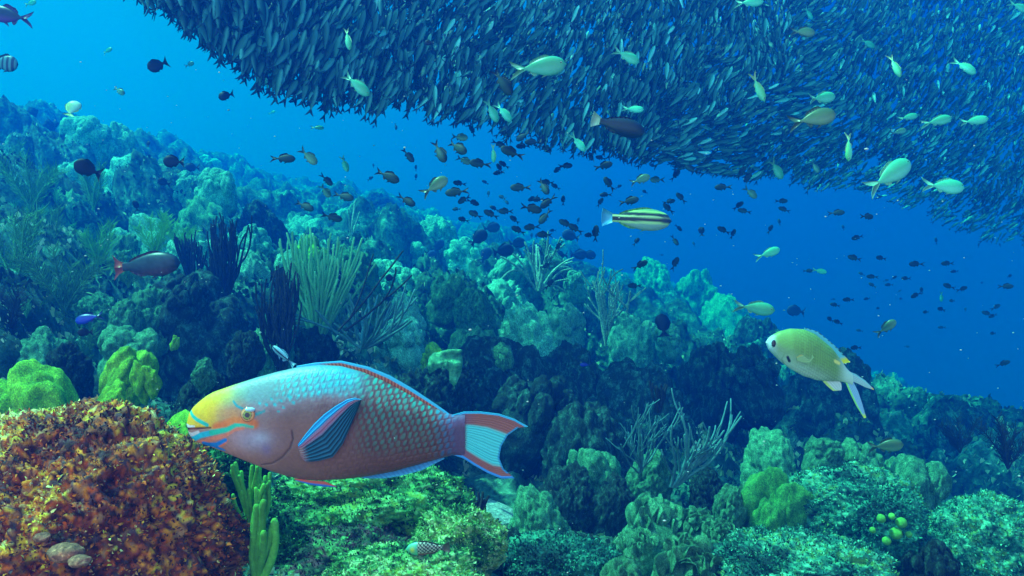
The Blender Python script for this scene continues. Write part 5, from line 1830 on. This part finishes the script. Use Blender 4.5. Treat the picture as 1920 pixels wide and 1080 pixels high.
o = put_fish('parrotfish', small_fish('parrotfish', 0.32, 0.2, striped, finc=(0.12, 0.35, 0.08), tailc=(0.10, 0.45, 0.75), fork=0.0, tail=0.15, nx=60, nr=48, ped=0.18, dorsal=0.03), 1194, 411, 134, -3, 0.22, M['fish'],
             'slim parrotfish with black and pale green lengthwise stripes in the blue water', 'fish', yaw=4, roll=0)
eyes_on(o, 0.40, 0.03, 0.05, 0.018)


def redt(X, Zr, Y):
    c = np.tile(np.array((0.02, 0.025, 0.035)), (len(X), 1))
    m = sst(-Zr, 0.1, 0.8)[:, None]
    c = c * (1 - m) + np.array((0.13, 0.035, 0.03)) * m
    n = fbm(np.stack([X * 20, Zr * 6, Y * 9], 1), 2, 4)
    return np.clip(c * (1 + n[:, None]), 0, 1)


o = put_fish('parrotfish', small_fish('parrotfish', 0.38, 0.22, redt, finc=(0.08, 0.02, 0.02), tailc=(0.42, 0.05, 0.02), fork=0.12, tail=0.14, nx=40, nr=24, ped=0.17, dorsal=0.04), 276, 497, 124, 5, 0.24, M['fish'],
             'dark parrotfish with red tail above the dark round coral head', 'fish', yaw=3, roll=0)


def stop(X, Zr, Y):
    g = (np.sin(X * 75) * np.sin(Zr * 13 + 0.5) > 0.1).astype(float)[:, None]
    c = np.array((0.03, 0.025, 0.02)) * (1 - g) + np.array((0.45, 0.42, 0.36)) * g
    m = sst(-Zr, 0.35, 0.7)[:, None]
    c = c * (1 - m) + np.array((0.22, 0.06, 0.04)) * m
    m = sst(X, 0.2, 0.24)[:, None]
    c = c * (1 - m) + np.array((0.10, 0.45, 0.32)) * m
    m = np.exp(-(((X - 0.33) / 0.05) ** 2 + (Zr / 0.35) ** 2))[:, None]
    return c * (1 - m) + np.array((0.7, 0.65, 0.05)) * m


o = put_fish('parrotfish', small_fish('parrotfish', 0.32, 0.2, stop, finc=(0.05, 0.03, 0.03), tailc=(0.10, 0.06, 0.05), fork=0.05, tail=0.15, nx=70, nr=48, ped=0.18, dorsal=0.03), 802, 1028, 84, 184, 0.09, M['fish'],
             'small checkered black and white parrotfish over the bright green rock', 'fish', yaw=5, roll=0, d=1.38)
eyes_on(o, 0.36, 0.03, 0.055, 0.02)
put_fish('wrasse', small_fish('wrasse', 0.22, 0.16, lambda X, Zr, Y: np.where((np.abs(Zr - 0.1) < 0.2)[:, None], np.array((0.02, 0.03, 0.06)), np.array((0.3, 0.55, 0.75))), finc=(0.2, 0.4, 0.6), fork=0.2, nx=30, nr=24), 532, 668, 60, 140, 0.12, M['fish'],
         'small blue and black striped wrasse above the big parrotfish', 'fish', yaw=10, d=2.2)
put_fish('chromis', DARK[1], 942, 153, 62, -55, 0.11, M['fish'], 'brownish dark chromis crossing in front of the silvery ones', 'fish', None, yaw=5)
put_fish('damselfish', GREEN[1], 1572, 672, 1, 0, 0.01, M['fish'], 'x', 'fish') if False else None

# ------------------------------------------------------------------ the great school overhead
SBX = [150, 230, 300, 400, 450, 520, 600, 680, 760, 850, 950, 1050, 1150, 1250, 1350, 1450, 1550, 1650, 1750, 1850, 2000, 2300]
SBY = [-60, -20, 35, 100, 135, 178, 210, 222, 210, 235, 262, 288, 305, 325, 338, 350, 368, 382, 420, 462, 490, 520]
SAX = [200, 400, 600, 900, 1100, 1250, 1400, 1600, 1920, 2300]
SAB = [118, 102, 76, 66, 78, 50, 14, 22, 33, 35]
SAT = [118, 100, 72, 62, 64, 62, 60, 58, 55, 50]
scad_c = pl2((0.02, 0.10, 0.09), (0.12, 0.36, 0.34), -0.7, 0.4)
SCAD = [small_fish('schooling_fish', 0.205, 0.13, scad_c, nx=12, nr=8, bend=b, finc=(0.02, 0.04, 0.055), fork=0.55, tail=0.2, dorsal=0.02, ped=0.12, spread=0.62) for b in (0.0, 0.25, -0.25, 0.45)]
SC_L = []
for me in SCAD:
    co = np.empty(len(me.vertices) * 3, np.float32)
    me.vertices.foreach_get('co', co)
    fv, ft = [], []
    for p in me.polygons:
        (ft if len(p.vertices) == 3 else fv).append(list(p.vertices))
    cc = np.empty(len(me.vertices) * 4, np.float32)
    me.color_attributes['Col'].data.foreach_get('color', cc)
    SC_L.append((co.reshape(-1, 3), np.array(ft), np.array(fv), cc.reshape(-1, 4)[:, :3]))
g = np.random.default_rng(5)
sch = []
while len(sch) < 22000:
    px = g.uniform(170, 2250)
    if px < 1150 and g.random() < 0.35:
        continue
    yb = np.interp(px, SBX, SBY)
    py = yb - 10 - g.gamma(1.4, 14) - (g.uniform(0, 1) * (yb + 190) if g.random() < 0.93 else 0)
    if py > yb - 10 + 16 * vnoise(np.array([[px / 34, 3.0, 1.0]]), 8)[0] or py < -190:
        continue
    edge = yb - py
    if edge < 80 and g.random() > 0.22 + 0.78 * (edge / 80) ** 1.3:
        continue
    hz = np.interp(px, [1300, 1700, 2000], [0, 1, 1]) * np.interp(edge, [20, 120], [1, 0.3])
    d = 3.4 + (px - 300) / 1700 * 2.0 + g.uniform(0, 1) ** 1.5 * (0.6 + 1.6 * min(1, edge / 160)) + hz * 3.4
    k = min(1, max(0, edge / 260))
    ang = np.interp(px, SAX, SAB) * (1 - k) + np.interp(px, SAX, SAT) * k
    wv = 16 * vnoise(np.array([[px / 90, py / 60, 1.0]]), 3)[0]
    if 1220 < px < 1560:
        wv *= 2.4
    ang += wv + g.normal(0, 9)
    sch.append((px, py, d, ang, g.normal(12, 24), g.normal(0, 25), (0.140 + 0.042 * max(0, min(1, (950 - px) / 500))) * g.uniform(0.8, 1.15), g.integers(0, 4), g.uniform(0.55, 1.35)))
sch.sort(key=lambda s: s[2])
ind = [s for s in sch if -10 < s[0] < 1930 and s[1] > -15]
near = ind[:300]
nearset = set(id(s) for s in near)
for s in near:
    px, py, d, ang, yaw, roll, ln, kk, br = s
    o = put('schooling_fish', SCAD[kk], M['fish_dull'])
    o.location = at(px, py, d)
    o.rotation_mode = 'QUATERNION'
    o.rotation_quaternion = fish_rot(ang, yaw, roll)
    o.scale = (ln,) * 3
    tag(o, 'slender dark blue fish in the nearest layer of the great overhead school', 'fish', 'nearest fish of the great school')
acc = Acc()
for s in sch:
    if id(s) in nearset:
        continue
    px, py, d, ang, yaw, roll, ln, kk, br = s
    R = np.array(fish_rot(ang, yaw, roll).to_matrix())
    co, ft, fv, cc = SC_L[kk]
    b2 = br * (3.6 if g.random() < 0.11 else 1)  # a few fish much brighter, flank glints put into their colour
    acc.add((co * ln) @ R.T + np.array(at(px, py, d)), [ft, fv], np.clip(cc * b2, 0, 1))
o = put('fish_school', acc.mesh('fish_school'), M['fish_dull'])
tag(o, 'dense dark mass of thousands of schooling fish filling the top right', 'school of fish', kind='stuff')

# ------------------------------------------------------------------ drifting specks in the water
acc = Acc()
v0, f0 = ico(1)
for k in range(650):
    d = g.uniform(0.8, 6.5)
    p = at(g.uniform(-50, 1970), g.uniform(100, 1080), d)
    s = g.uniform(0.0003, 0.0010) * (0.5 + d * 0.5) * (1.6 if g.random() < 0.08 else 1)
    acc.add(v0 * np.array([s * g.uniform(1, 2.5), s, s]) + np.array(p), f0, (0.45, 0.55, 0.5))
o = put('drifting_specks', acc.mesh('drifting_specks'), M['attr'])
tag(o, 'tiny pale specks of plankton drifting in the water', kind='stuff')

# ------------------------------------------------------------------ the water itself
hb = bmesh.new()
bmesh.ops.create_cube(hb, size=1.0)
hm = bpy.data.meshes.new('haze')
hb.to_mesh(hm)
hb.free()
haze = put('haze', hm)
hx0, hx1, hy0, hy1, hz0, hz1 = -44, 44, -1.5, 38, -16, 6.0
haze.location = ((hx0 + hx1) / 2, (hy0 + hy1) / 2, (hz0 + hz1) / 2)
haze.scale = (hx1 - hx0, hy1 - hy0, hz1 - hz0)
tag(haze, 'clear blue sea water filling the whole scene', kind='stuff')
vm = bpy.data.materials.new('sea_water')
vm.use_nodes = True
vt = vm.node_tree
vt.nodes.clear()
pv = N(vt, 'ShaderNodeVolumePrincipled')
pv.inputs['Color'].default_value = (0.0, 0.038, 0.26, 1)
pv.inputs['Absorption Color'].default_value = (0.0, 0.80, 0.72, 1)
pv.inputs['Density'].default_value = 0.185
pv.inputs['Anisotropy'].default_value = 0.2
vo_ = N(vt, 'ShaderNodeOutputMaterial')
L(vt, pv.outputs[0], vo_.inputs['Volume'])
hm.materials.append(vm)
